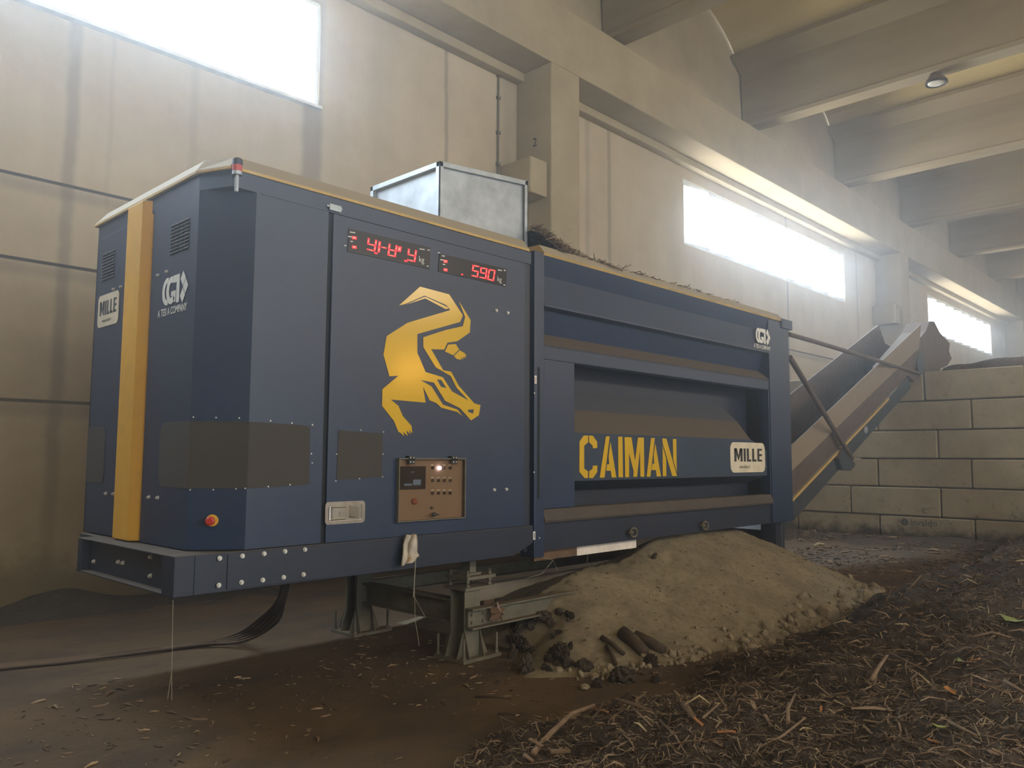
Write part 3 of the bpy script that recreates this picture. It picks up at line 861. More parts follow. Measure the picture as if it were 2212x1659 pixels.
# beacon on the corner
bc = MB(); c = Vector((2.31, -0.045, 0))
bc.cyl(c + Vector((0, 0, 3.225)), c + Vector((0, 0, 3.335)), 0.012, 10); bc.cyl(c + Vector((0, 0, 3.33)), c + Vector((0, 0, 3.352)), 0.030, 18)
be = obj('warning_beacon', bc, M['steel'], mach)
obj('red_lens', MB().cyl(c + Vector((0, 0, 3.352)), c + Vector((0, 0, 3.392)), 0.030, 20), M['red'], be)
obj('beacon_cap', MB().tube([c + Vector((0, 0, 3.392)), c + Vector((0, 0, 3.425)), c + Vector((0, 0, 3.436))], [0.031, 0.031, 0.022], 20), M['blue_dark'], be)

# white plates and prints
def plate_end(name, u0, v0, u1, v1, parent):
    a_ = px(u0, v0, 0, XE - 0.003); b_ = px(u1, v1, 0, XE - 0.003)
    return a_, b_
def mille(mb_pl, mb_tx, o, xd, w, h, nd, web=True):
    """o bottom-left corner; xd reading direction; nd outwards"""
    o, xd, zd, nd = Vector(o), Vector(xd), Vector((0, 0, 1)), Vector(nd)
    r = 0.09 * w
    pts = rc(w - r, h - r, r, 0, 90, 4) + rc(r, h - r, r, 90, 180, 4) + rc(r, r, r, 180, 270, 4) + rc(w - r, r, r, 270, 360, 4)
    mb_pl.prism([o + xd * a + zd * b for a, b in pts], nd * 0.004, 0)
    o2 = o + nd * 0.0052
    # block letters M I L L E
    H0, H1 = h * 0.36, h * 0.80
    x = w * 0.10; bw_ = w * 0.062
    def rect(x0, x1, z0, z1):
        mb_tx.shape([[o2 + xd * x0 + zd * z0, o2 + xd * x1 + zd * z0, o2 + xd * x1 + zd * z1, o2 + xd * x0 + zd * z1]])
    def poly(ps):
        mb_tx.shape([[o2 + xd * a + zd * b for a, b in ps]])
    mw = w * 0.235
    rect(x, x + bw_, H0, H1); rect(x + mw - bw_, x + mw, H0, H1)
    poly([(x, H1), (x + bw_ * 1.3, H1), (x + mw / 2, H0 + (H1 - H0) * .45), (x + mw / 2, H0 + 0.02 * h)])
    poly([(x + mw, H1), (x + mw - bw_ * 1.3, H1), (x + mw / 2, H0 + (H1 - H0) * .45), (x + mw / 2, H0 + 0.02 * h)])
    x += mw + w * 0.028
    rect(x, x + bw_, H0, H1); x += bw_ + w * 0.03
    for k in range(2):
        rect(x, x + bw_, H0, H1); rect(x + bw_, x + w * 0.125, H0, H0 + h * 0.075); x += w * 0.155
    rect(x, x + bw_, H0, H1)
    for zz in (H0, (H0 + H1) / 2 - h * .035, H1 - h * .07): rect(x + bw_, x + w * 0.14, zz, zz + h * 0.07)
    text_into(mb_tx, 'www.millesrl.it', o2 + xd * w * 0.24 + zd * h * 0.14, xd, zd, h * 0.155, xscale=0.78, weight=0.004)
pa = MB(); ta = MB()
z0, z1 = 2.575, 2.765
mille(pa, ta, (XE - 0.001, 1.862, 2.565), (0, -1, 0), 0.405, 0.245, (-1, 0, 0))
obj('maker_plate', pa, M['cream'], lp, bevel=0.0); obj('maker_lettering', ta, M['ink'], lp, flat=True)

def cgt(mb, o, xd, w, nd):
    """round-cornered C G T with three diamonds and the line under it, o lower left of the whole mark"""
    o, xd, zd = Vector(o) + Vector(nd) * 0.003, Vector(xd), Vector((0, 0, 1))
    H = w * 0.42; b0 = w * 0.15
    def P(a, b): return o + xd * a + zd * b
    def arc_c(cx_, cz_, rx, rz, a0, a1, th, k=14):
        out = [P(cx_ + rx * math.cos(math.radians(a0 + (a1 - a0) * i / k)), cz_ + rz * math.sin(math.radians(a0 + (a1 - a0) * i / k))) for i in range(k + 1)]
        inn = [P(cx_ + (rx - th) * math.cos(math.radians(a0 + (a1 - a0) * i / k)), cz_ + (rz - th) * math.sin(math.radians(a0 + (a1 - a0) * i / k))) for i in range(k + 1)]
        mb.shape([out + inn[::-1]])
    cz_ = b0 + H / 2
    arc_c(w * 0.30, cz_, w * 0.17, H / 2, 75, 285, w * 0.085)
    arc_c(w * 0.44, cz_, w * 0.17, H / 2, 60, 320, w * 0.095)
    mb.shape([[P(w * .44, cz_ - w * .02), P(w * .60, cz_ - w * .02), P(w * .60, cz_ - H * .45), P(w * .52, cz_ - H * .45), P(w * .52, cz_ - w * .09), P(w * .44, cz_ - w * .09)]])
    mb.shape([[P(w * .50, cz_ + H / 2), P(w * .50, cz_ + H / 2 - w * .11), P(w * .62, cz_ + H / 2 - w * .11), P(w * .62, cz_ - H / 2), P(w * .72, cz_ - H / 2), P(w * .72, cz_ + H / 2)]])
    for a, b in ((.83, .30), (.92, 0.0), (.83, -.30)):
        c_ = (w * a, cz_ + H * b); s = w * 0.085; s2 = w * .14
        mb.shape([[P(c_[0] - s, c_[1]), P(c_[0], c_[1] - s2 * .8), P(c_[0] + s, c_[1]), P(c_[0], c_[1] + s2 * .8)]])
    text_into(mb, 'A TESI A COMPANY', P(0, 0), xd, zd, w * 0.155, weight=0.02, xscale=0.72)
cg = MB(); cgt(cg, (XE, 0.765, 2.52), (0, -1, 0), 0.44, (-1, 0, 0)); obj('dealer_lettering', cg, M['white'], fp, flat=True)

# galvanised hopper standing on the roof
Yh = 0.45
A1 = px(950, 347, 1, Yh); A2 = px(1141, 391, 1, Yh)
hx0, hx1, hz = A1.x, A2.x, (A1.z + A2.z) / 2
B1 = px(800, 403, 0, hx0); hy1 = min(B1.y, 1.86)
hz0 = 3.45
hm = MB()
t = 0.03
hm.prism([(hx0 + .03, Yh + .035, hz0), (hx1 - .03, Yh + .035, hz0), (hx1 - .03, Yh + .035, A2.z - .02), (hx0 + .03, Yh + .035, A1.z - .02)], (0, .006, 0))
hm.box(hx0 + .035, hx0 + .041, Yh + .03, hy1, hz0, A1.z - 0.02)
hm.box(hx1 - .041, hx1 - .035, Yh + .03, hy1, hz0, A2.z - 0.02)
hm.box(hx0 + .03, hx1 - .03, hy1 - .041, hy1 - .035, hz0, A1.z - 0.02)
hop = obj('feed_hopper', hm, M['steel'], mach)
ang = MB()
def bar(p, q, r): ang.prism([Vector(p) + Vector(d) for d in ((0, 0, 0), (0, r, 0), (0, r, r), (0, 0, r))], Vector(q) - Vector(p))
ang.prism([(hx0, Yh, A1.z - .045), (hx0, Yh, A1.z), (hx1, Yh, A2.z), (hx1, Yh, A2.z - .045)], (0, 0.045, 0))
ang.prism([(hx0, Yh, A1.z - .045), (hx0 + .04, Yh, A1.z - .045), (hx0 + .04, Yh, A1.z), (hx0, Yh, A1.z)], (0, hy1 - Yh, 0))
ang.prism([(hx1 - .04, Yh, A2.z - .045), (hx1, Yh, A2.z - .045), (hx1, Yh, A2.z), (hx1 - .04, Yh, A2.z)], (0, hy1 - Yh, 0))
ang.prism([(hx0, hy1 - .04, A1.z - .045), (hx0, hy1 - .04, A1.z), (hx1, hy1 - .04, A2.z), (hx1, hy1 - .04, A2.z - .045)], (0, 0.04, 0))
for x in (hx0, hx1 - 0.045):
    zt = A1.z if x == hx0 else A2.z
    ang.box(x, x + 0.045, Yh, Yh + 0.012, 3.30, zt - .04)
    ang.box(x if x == hx0 else x + .033, x + .012 if x == hx0 else x + .045, Yh, Yh + 0.05, 3.30, zt - .04)
    ang.box(x, x + 0.045, hy1 - 0.045, hy1, 3.30, zt - .04)
obj('hopper_angle_frame', ang, M['steel'], mach, bevel=0.002)

# ---- drum section
XA, XB_ = 5.135, 10.12
mb = MB()
mb.box(5.105, 5.235, 0.0, 0.16, 0.755, 3.405)          # near upright
mb.box(9.545, XB_, 0.0, 0.16, 0.80, 3.37)               # far upright
mb.box(5.235, 9.545, 0.012, 0.14, 2.46, 2.575)           # rail over the opening
mb.box(5.235, 5.665, 0.012, 0.10, 1.16, 2.46)            # filler panel left of the opening
mb.box(9.52, 9.545, 0.012, 0.10, 1.16, 2.46)
fr2 = obj('drum_frame', mb, M['blue'], mach, bevel=0.005)
mb = MB()
mb.prism([(5.235, 0.0, 1.04), (5.235, -0.01, 1.06), (5.235, 0.02, 1.155), (5.235, 0.14, 1.155), (5.235, 0.14, 1.04)], (4.31, 0, 0))
obj('dusty_sill', mb, M['mud_film'], mach)
mb = MB().box(5.235, XB_, 0.03, 0.12, 0.80, 1.04)
obj('lower_rail', mb, M['blue_dark'], mach)
# hood over the drum: fascia, raised band, under-cut and dusty ledge
prof = [(0.0, 3.40), (0.0, 3.385), (0.055, 3.215), (0.0, 2.945), (0.0, 2.93), (0.09, 2.915), (0.15, 2.70), (0.01, 2.585), (0.01, 2.575), (0.30, 2.575), (0.30, 3.40)]
mb = MB().prism([(5.235, y, z) for y, z in prof], (4.31, 0, 0))
obj('drum_hood', mb, M['blue'], mach)
mb = MB().prism([(5.235, y, z) for y, z in [(0.148, 2.71), (0.004, 2.592), (0.004, 2.585), (0.15, 2.70)]], (4.31, 0, 0))
obj('ledge_dust', mb, M['mud_film'], mach)
mb = MB()
mb.prism([(5.22, -0.012, 3.405), (5.22, 0.05, 3.485), (5.22, 1.9, 3.485), (5.22, 1.96, 3.40), (5.22, 1.96, 3.36), (5.22, 0.0, 3.385)], (4.72, 0, 0))
obj('roof_rim', mb, M['yellow_dusty'], mach)
mb = MB().box(9.9, 10.2, -0.02, 0.25, 3.30, 3.42)
obj('roof_corner', mb, M['blue'], mach)
# enclosure
mb = MB()
mb.box(5.12, XB_, 1.86, 1.93, 0.85, 3.38)
mb.box(5.12, 5.18, 0.16, 1.90, 0.85, 3.38)
mb.box(XB_ - 0.05, XB_, 0.16, 1.90, 0.85, 3.38)
mb.box(5.12, XB_, 0.16, 1.90, 3.34, 3.39)
mb.box(5.12, XB_, 0.20, 1.86, 0.85, 0.95)
obj('drum_enclosure', mb, M['blue_dark'], mach)
mb = MB().box(5.60, 9.56, 0.34, 0.36, 1.0, 2.6)
mb.box(5.06, 5.115, 0.08, 1.9, 0.80, 3.38)
obj('inner_back_panel', mb, M['blue_dark'], mach)
# guard that bulges in the opening: blue slope, dusty brown slope, upright face with the lettering
FY = 0.045
gx0, gx1 = 5.60, 9.50
zf0, zf1, zm, zt_ = 1.39, 1.83, 2.05, 2.24
Ym, Yt = 0.20, 0.335
def guard_x(z): return gx1
gm = MB()
gm.add([(gx0, FY, zf0), (gx1, FY, zf0), (gx1, FY, 1.70), (gx1 - 0.42, FY, zf1), (gx0, FY, zf1)], [(0, 1, 2, 3, 4)], 0)
gm.add([(gx0, FY, zf1), (gx1 - 0.42, FY, zf1), (gx1 - 0.45, Ym, zm), (gx0, Ym, zm)], [(0, 1, 2, 3)], 1)
gm.add([(gx0, Ym, zm), (gx1 - 0.45, Ym, zm), (gx1 - 0.62, Yt, zt_), (gx0, Yt, zt_)], [(0, 1, 2, 3)], 2)
gm.add([(gx1 - 0.42, FY, zf1), (gx1, FY, 1.70), (gx1, Yt, 1.80), (gx1 - 0.45, Ym, zm)], [(0, 1, 2, 3)], 0)
gm.add([(gx1 - 0.45, Ym, zm), (gx1, Yt, 1.80), (gx1 - 0.62, Yt, zt_)], [(0, 1, 2)], 0)
gm.add([(gx0, FY, zf0), (gx1, FY, zf0), (gx1, Yt, zf0 - 0.10), (gx0, Yt, zf0 - 0.10)], [(3, 2, 1, 0)], 0)
gm.add([(gx1, FY, zf0), (gx1, FY, 1.70), (gx1, Yt, 1.80), (gx1, Yt, zf0 - 0.1)], [(3, 2, 1, 0)], 0)
gd = obj('drum_guard', gm, [M['blue_film'], M['mud_film'], M['blue_film']], mach, flat=True)
C6 = px2(1100, 800, 3.352, FY - 0.004)
letters = [
 [(540, 472), (572, 472), (571, 521), (543, 546), (543, 712), (571, 731), (570, 780), (545, 780), (508, 735), (509, 515)],
 [(578, 472), (606, 474), (637, 518), (637, 562), (606, 565), (604, 545), (578, 521)],
 [(578, 732), (604, 712), (605, 690), (638, 690), (638, 735), (607, 780), (578, 780)],
 [(700, 478), (728, 478), (690, 776), (655, 778)],
 [(733, 515), (776, 775), (742, 776), (736, 727), (702, 727), (708, 680), (724, 680), (719, 625)],
 [(788, 480), (820, 480), (824, 774), (791, 774)],
 [(835, 484), (885, 485), (912, 660), (902, 735), (868, 600), (868, 774), (840, 774)],
 [(932, 487), (975, 487), (979, 770), (950, 770), (946, 580), (926, 771), (898, 772), (900, 748)],
 [(1027, 490), (1055, 490), (1022, 770), (995, 770)],
 [(1058, 530), (1099, 768), (1068, 768), (1062, 722), (1030, 722), (1037, 676), (1050, 676), (1046, 612)],
 [(1108, 492), (1138, 494), (1215, 765), (1180, 765), (1112, 530)],
 [(1110, 545), (1137, 640), (1138, 766), (1112, 766)],
 [(1185, 497), (1210, 497), (1213, 740), (1187, 645)]]
mb = MB()
for l in letters: mb.shape([[C6(*p) for p in l]])
obj('stencilled_name', mb, M['decal'], gd, flat=True)
pa = MB(); ta = MB()
a_ = px(1578, 1023, 1, FY); b_ = px(1651, 959, 1, FY)
mille(pa, ta, (a_.x, FY - 0.001, a_.z + 0.01), (1, 0, 0), b_.x - a_.x, (b_.z - a_.z) - 0.0, (0, -1, 0))
obj('maker_plate', pa, M['cream'], gd); obj('maker_lettering', ta, M['ink'], gd, flat=True)
# dealer mark on the far upright
mb = MB()
a_ = px(1628, 748, 1, 0.0)
cgt(mb, (a_.x, -0.0, a_.z - .01), (1, 0, 0), px(1664, 752, 1, 0).x - a_.x, (0, -1, 0))
hb = bpy.data.objects
obj('dealer_lettering', mb, M['white'], fr2, flat=True)
# door slot, small arrow labels, screws
obj('door_slot', MB().box(5.148, 5.172, -0.003, 0.0, 1.25, 2.38), M['gap'], fr2)
for u, v, cc in ((1157, 820, 'red'), (1154, 1157, 'ink')):
    p = px(u, v, 1, -0.002)
    sm = MB().box(p.x - 0.013, p.x + 0.013, -0.003, 0, p.z - 0.035, p.z + 0.035)
    sm.box(p.x - 0.003, p.x + 0.003, -0.004, -0.003, p.z - 0.022, p.z + 0.020, 1)
    obj('sticker', sm, [M['white'], M[cc]], fr2)
for u, v in ((1154, 849), (1153, 1020), (1165, 1162)): 
    p = px(u, v, 1, 0); obj('screw', MB().cyl(p, p + Vector((0, -.005, 0)), 0.007, 8), M['bolt'], fr2)
# lifting eyes, steel strip under the rail with its lit stretch coloured pale, far leg
for u, v in ((1367, 1150), (1522, 1135)):
    p = px(u, v, 1, -0.0)
    mb = MB().ring(p + Vector((0, -0.01, 0)), (0.25, 1, 0), 0.042, 0.010, 22, 8)
    mb.cyl(p + Vector((-0.05, 0.03, 0)), p + Vector((-0.035, -0.03, 0)), 0.016, 8)
    obj('lifting_eye', mb, M['steel_dirty'], mach, smooth=True)
strip = MB(); strip.box(5.215, 5.80, 0.10, 0.14, 0.71, 0.795, 0)
obj('bearer_strip', strip, M['rust'], mach)
M['bright'] = simple('lit_white_steel', (0.78, 0.70, 0.62), 0.4, 0.0, 0.12, 14, 0.10, (0.2, 0.14, 0.09))  # pale colour stands for the light on this stretch of the beam
obj('lit_bearer_strip', MB().box(5.80, 6.74, 0.10, 0.14, 0.708, 0.797), M['bright'], mach, bevel=0.002)
for y in (0.12, 1.5):
    mb = MB().box(9.85, 10.10, y, y + 0.2, 0.02, 0.80)
    mb.box(9.75, 10.2, y - 0.07, y + 0.3, 0, 0.03)
    obj('far_leg', mb, M['blue_dark'], mach)
mb = MB().box(5.3, 9.8, 1.70, 1.80, 0.72, 0.80)
mb.box(5.3, 9.8, 0.5, 1.75, 0.795, 0.86)
obj('rear_bearer', mb, M['rust'], mach)

# ------------------------------------------------------------------ steel stand under the near section
def stand_parts(dx, dy, root, mat):
    def Bx(mb, x0, x1, y0, y1, z0, z1): return mb.box(x0 + dx, x1 + dx, y0 + dy, y1 + dy, z0, z1)
    bp = Bx(MB(), 4.36, 4.78, 0.06, 0.42, 0.0, 0.028)
    base = obj('base_plate', bp, mat, root, bevel=0.003)
    po = MB()
    Bx(po, 4.43, 4.60, 0.13, 0.142, 0.028, 0.545); Bx(po, 4.43, 4.60, 0.288, 0.30, 0.028, 0.545)
    Bx(po, 4.51, 4.52, 0.142, 0.288, 0.028, 0.545)
    post = obj('post', po, mat, root)
    for (p0, p1, p2, p3, vec) in (
        ((4.43, 0.20), None, None, None, None),):
        pass
    for x in (4.43, 4.59):
        g_ = MB().prism([(x + dx, 0.13 + dy, 0.028), (x + dx, 0.065 + dy, 0.028), (x + dx, 0.125 + dy, 0.23), (x + dx, 0.13 + dy, 0.23)], (0.01, 0, 0)); obj('gusset', g_, mat, root)
        g_ = MB().prism([(x + dx, 0.30 + dy, 0.028), (x + dx, 0.41 + dy, 0.028), (x + dx, 0.305 + dy, 0.23), (x + dx, 0.30 + dy, 0.23)], (0.01, 0, 0)); obj('gusset', g_, mat, root)
    for y in (0.142, 0.278):
        g_ = MB().prism([(4.43 + dx, y + dy, 0.028), (4.365 + dx, y + dy, 0.028), (4.425 + dx, y + dy, 0.22), (4.43 + dx, y + dy, 0.22)], (0, 0.01, 0)); obj('gusset', g_, mat, root)
        g_ = MB().prism([(4.60 + dx, y + dy, 0.028), (4.70 + dx, y + dy, 0.028), (4.61 + dx, y + dy, 0.22), (4.60 + dx, y + dy, 0.22)], (0, 0.01, 0)); obj('gusset', g_, mat, root)
    for x, y in ((4.385, 0.085), (4.385, 0.39), (4.75, 0.09), (4.75, 0.39)):
        r_ = MB().cyl((x + dx, y + dy, 0.028), (x + dx, y + dy, 0.19), 0.010, 8)
        r_.cyl((x + dx, y + dy, 0.028), (x + dx, y + dy, 0.05), 0.019, 6)
        obj('anchor_rod', r_, mat, root)
    obj('lower_bearing_plate', Bx(MB(), 4.41, 4.74, 0.10, 0.36, 0.545, 0.570), mat, root, bevel=0.002)
    obj('upper_bearing_plate', Bx(MB(), 4.43, 4.75, 0.10, 0.36, 0.628, 0.655), mat, root, bevel=0.002)
    for x, y in ((4.455, 0.125), (4.455, 0.33), (4.70, 0.125), (4.70, 0.33)):
        r_ = MB().cyl((x + dx, y + dy, 0.555), (x + dx, y + dy, 0.70), 0.009, 8)
        for z in (0.571, 0.606, 0.656):
            r_.cyl((x + dx, y + dy, z), (x + dx, y + dy, z + 0.02), 0.019, 6)
        obj('levelling_bolt', r_, mat, root)
    hd = Bx(MB(), 4.53, 4.60, 0.18, 0.28, 0.655, 0.775); Bx(hd, 4.46, 4.66, 0.13, 0.33, 0.775, 0.793); Bx(hd, 4.50, 4.63, 0.15, 0.30, 0.655, 0.675)
    obj('head_bracket', hd, mat, root, bevel=0.002)
stand = thing('support_stand', 'dusty grey steel stand of bolted posts and beams carrying the machine', 'stand', (4.56, 0.9, 0.0))
stand_parts(0, 0, stand, M['steel_dirty'])
stand_parts(-0.04, 1.38, stand, M['steel_dirty'])
mb = MB(); mb.box(4.445, 4.56, 0.30, 1.51, 0.445, 0.457); mb.box(4.445, 4.56, 0.30, 1.51, 0.275, 0.287); mb.box(4.498, 4.508, 0.30, 1.51, 0.287, 0.445)
obj('cross_beam', mb, M['steel_dirty'], stand)
mb = MB(); mb.box(4.435, 6.6, 0.04, 0.128, 0.40, 0.412); mb.box(4.435, 6.6, 0.04, 0.128, 0.255, 0.267); mb.box(4.435, 6.6, 0.105, 0.115, 0.267, 0.40)
obj('front_beam', mb, M['steel_dirty'], stand)
spm = MB().box(4.437, 4.68, 0.095, 0.105, 0.27, 0.397)
obj('splice_plate', spm, M['steel_dirty'], stand)
for x in (4.475, 4.60):
    for z in (0.30, 0.362):
        bolt((x, 0.095, z), (0, -1, 0), 0.012, stand, 'steel_dirty')
mb = MB(); mb.box(4.56, 8.8, 1.60, 1.70, 0.44, 0.452); mb.box(4.56, 8.8, 1.60, 1.70, 0.32, 0.332); mb.box(4.56, 8.8, 1.645, 1.655, 0.332, 0.44)
obj('rear_beam', mb, M['steel_dirty'], stand)
M['dusty_bearer'] = simple('dusty_bearer', (0.26, 0.22, 0.17), 0.85, 0, 0.2, 5, 0.3, (0.32, 0.26, 0.19))
mb = MB(); mb.box(5.2, 8.4, 0.90, 1.02, 0.26, 0.40)
obj('middle_bearer', mb, M['dusty_bearer'], stand)
mb = MB()
for x in (5.4, 8.0): mb.box(x, x + 0.14, 0.90, 1.02, 0.0, 0.26)
for x in (5.4, 8.0): obj('bearer_foot', MB().box(x, x + 0.14, 0.90, 1.02, 0.0, 0.26), M['rust'], stand)
for x in (8.5,): obj('rear_foot', MB().box(x, x + 0.14, 1.60, 1.70, 0.0, 0.32), M['rust'], stand)

# ------------------------------------------------------------------ inclined discharge conveyor
conv = thing('discharge_conveyor', 'long inclined dusty conveyor rising from the machine over the block wall', 'conveyor', (10.2, 0.9, 0.0))
def strip_between(name, a0, a1, b1, b0, th, mat, parent=conv, bevel=0.0):
    """plate through four points, given thickness towards the wall"""
    return obj(name, MB().prism([a0, a1, b1, b0], (0, th, 0)), mat, parent, bevel)
Y0 = 0.35
P = px
lo0, lo1 = P(1708, 1132, 1, Y0), P(1968, 838, 1, Y0)
ye0, ye1 = P(1706, 1083, 1, Y0), P(1961, 815, 1, Y0)
def ext(a, b, t): return a + (b - a) * t
lo0, ye0 = ext(lo0, lo1, -0.12), ext(ye0, ye1, -0.10)
strip_between('side_frame', lo0, lo1, ye1, ye0, 0.06, M['conv_blue'])
up = Vector((0, 0, 0.035))
strip_between('yellow_flange', ye0 + Vector((0, -0.03, -0.02)), ext(ye0, ye1, 0.80) + Vector((0, -0.03, -0.02)), ext(ye0, ye1, 0.80) + Vector((0, -0.03, 0.025)), ye0 + Vector((0, -0.03, 0.025)), 0.09, M['yellow_dusty'])
bt0, bt1 = P(1711, 1017, 1, 0.28), P(1985, 752, 1, 0.28)
strip_between('perforated_skirt', ye0 + up, ext(ye0, ye1, 1.08) + up, bt1, bt0, 0.02, M['conv_brown'])
hl = MB()
for k in range(60):
    c_ = ext(ye0, ye1, 0.10 + k * 0.011) + Vector((0, -0.004, 0.075 + 0.0))
    hl.cyl(c_, c_ + Vector((0, 0.012, 0)), 0.014, 8)
hs = obj('skirt_holes', hl, M['gap'], conv); hs['kind'] = 'stuff'
tt0, tt1 = P(1709, 964, 1, 0.42), P(1990, 700, 1, 0.42)
strip_between('rubber_skirt', bt0, bt1, tt1, tt0, 0.02, M['conv_tan'])
bw0 = Vector((0, 0.06, 0))
# belt, far frame and raised far side wall
belt = MB().add([ext(lo0, lo1, 0) + Vector((0, 0.06, 0.22)), ext(lo0, lo1, 1) + Vector((0, 0.06, 0.22)), ext(lo0, lo1, 1) + Vector((0, 0.95, 0.22)), ext(lo0, lo1, 0) + Vector((0, 0.95, 0.22))], [(0, 1, 2, 3)])
belt.prism([lo0 + Vector((0, 0.06, 0.05)), lo1 + Vector((0, 0.06, 0.05)), lo1 + Vector((0, 0.06, 0.07)), lo0 + Vector((0, 0.06, 0.07))], (0, 0.89, 0))
obj('belt', belt, M['black'], conv)
FYc = 1.32
f0, f1 = P(1712, 1000, 1, FYc), P(1905, 838, 1, FYc)
g0, g1 = P(1700, 858, 1, FYc), P(1898, 702, 1, FYc)
g2, g3 = P(1912, 742, 1, FYc), P(1934, 754, 1, FYc)
obj('far_side_wall', MB().prism([ext(f0, f1, -.3), f1, P(1960, 770, 1, FYc), g3, g2, g1, ext(g0, g1, -.3)], (0, 0.03, 0)), M['conv_brown'], conv)
strip_between('far_frame', lo0 + Vector((0, 0.92, 0)), lo1 + Vector((0, 0.92, 0)), ye1 + Vector((0, 0.92, 0)), ye0 + Vector((0, 0.92, 0)), 0.06, M['conv_blue'])
# head end over the wall
hd = [P(u, v, 1, 0.36) for u, v in ((1975, 824), (1938, 790), (2000, 715), (2008, 694), (2018, 694), (2030, 718), (2052, 742), (2050, 758), (2056, 775), (2046, 790), (2032, 796), (2028, 812), (2000, 818))]
obj('head_hood', MB().prism(hd, (0, 0.45, 0)), M['conv_brown'], conv)
hc = P(1990, 790, 1, 0.30)
obj('head_drum', MB().cyl(hc + Vector((0, 0.0, 0.05)), hc + Vector((0, 1.0, 0.05)), 0.22, 24), M['conv_blue'], conv)
# stays and bracket
obj('stay_rod', MB().tube([P(1704, 722, 1, 0.10), P(1760, 738, 1, 0.16), P(1985, 806, 1, 0.33)], 0.032, 10), M['conv_brown'], conv)
obj('stay_rod', MB().tube([P(1706, 772, 1, 0.04), P(1840, 990, 1, 0.28)], 0.038, 10), M['conv_brown'], conv)
bk = [P(u, v, 1, 0.27) for u, v in ((1822, 968), (1848, 1002), (1846, 1008), (1838, 1017), (1820, 1015), (1812, 990))]
obj('stay_bracket', MB().prism(bk, (0, 0.10, 0)), M['conv_blue'], conv, bevel=0.004)
c_ = P(1870, 928, 1, Y0 - 0.001)
obj('inspection_cap', MB().ring(c_, (0, 1, 0), 0.045, 0.016, 16, 6), M['steel'], conv)

# ------------------------------------------------------------------ small fixtures of the hall
mb = MB()
mb.tube([(9.42, WALL_Y - 0.022, 8.20), (9.42, WALL_Y - 0.022, 4.6)], 0.020, 8)
cd = tag(obj('wall_conduit', mb, M['steel_dirty']), 'thin grey vertical conduit clipped to the wall left of the concrete column', 'pipe')
for z in (8.12, 7.72, 7.1, 6.55, 5.9):
    obj('conduit_clip', MB().box(9.385, 9.455, WALL_Y - 0.05, WALL_Y, z, z + 0.05), M['steel_dirty'], cd)
lc = Vector((17.40, 0.02, 9.46))
lampt = thing('ceiling_lamp', 'round dark-rimmed lamp under the second roof beam, seen at right', 'lamp', lc)
mb = MB().tube([lc, lc + Vector((0, 0, -0.06)), lc + Vector((0, 0, -0.16)), lc + Vector((0, 0, -0.19))], [0.12, 0.14, 0.21, 0.21], 24)
obj('lamp_housing', mb, M['conv_brown'], lampt)
obj('lamp_rim', MB().ring(lc + Vector((0, 0, -0.19)), (0, 0, 1), 0.195, 0.022, 28, 8), M['black'], lampt, smooth=True)
obj('lamp_glass', MB().tube([lc + Vector((0, 0, -0.185)), lc + Vector((0, 0, -0.205)), lc + Vector((0, 0, -0.215))], [0.175, 0.15, 0.08], 24), M['lampglass'], lampt, smooth=True)

# ------------------------------------------------------------------ loose material
_VN = {}
def vnoise(x, y, seed=0):
    """smooth value noise, vectorised"""
    if seed not in _VN: _VN[seed] = np.random.default_rng(seed).random((256, 256))
    r = _VN[seed]
    xi, yi = np.floor(x).astype(int), np.floor(y).astype(int)
    fx, fy = x - xi, y - yi
    fx, fy = fx * fx * (3 - 2 * fx), fy * fy * (3 - 2 * fy)
    g_ = lambda a, b: r[a % 256, b % 256]
    return (g_(xi, yi) * (1 - fx) + g_(xi + 1, yi) * fx) * (1 - fy) + (g_(xi, yi + 1) * (1 - fx) + g_(xi + 1, yi + 1) * fx) * fy - 0.5
def fbm(x, y, f, oct_, seed, gain=0.55):
    a, s = 1.0, 0
    for o_ in range(oct_):
        s = s + a * vnoise(x * f + 17 * o_, y * f + 31 * o_, seed + o_); f *= 2.03; a *= gain
    return s

def grid_mesh(name, xs, ys, H, mat, keep, lift=0.0):
    X, Y = np.meshgrid(xs, ys, indexing='ij')
    nx, ny = X.shape
    V = np.stack([X, Y, H + lift], -1).reshape(-1, 3)
    idx = np.arange(nx * ny).reshape(nx, ny)
    q = np.stack([idx[:-1, :-1], idx[1:, :-1], idx[1:, 1:], idx[:-1, 1:]], -1).reshape(-1, 4)
    k = keep.reshape(-1)
    q = q[k[q].any(1)]
    used = np.zeros(nx * ny, bool); used[q.ravel()] = True
    remap = np.cumsum(used) - 1
    return raw_mesh(name, V[used], remap[q], 4, mat)
def raw_mesh(name, V, Fc, k, mat, smooth=True):
    me = bpy.data.meshes.new(name)
    me.vertices.add(len(V)); me.vertices.foreach_set('co', np.ascontiguousarray(V, dtype=np.float32).ravel())
    me.loops.add(Fc.size); me.loops.foreach_set('vertex_index', np.ascontiguousarray(Fc, dtype=np.int32).ravel())
    me.polygons.add(len(Fc)); me.polygons.foreach_set('loop_start', np.arange(0, Fc.size, k, dtype=np.int32))
    if smooth: me.polygons.foreach_set('use_smooth', np.ones(len(Fc), bool))
    me.materials.append(mat)
    me.update(calc_edges=True); me.validate()
    o = bpy.data.objects.new(name, me); COL.objects.link(o)
    return o

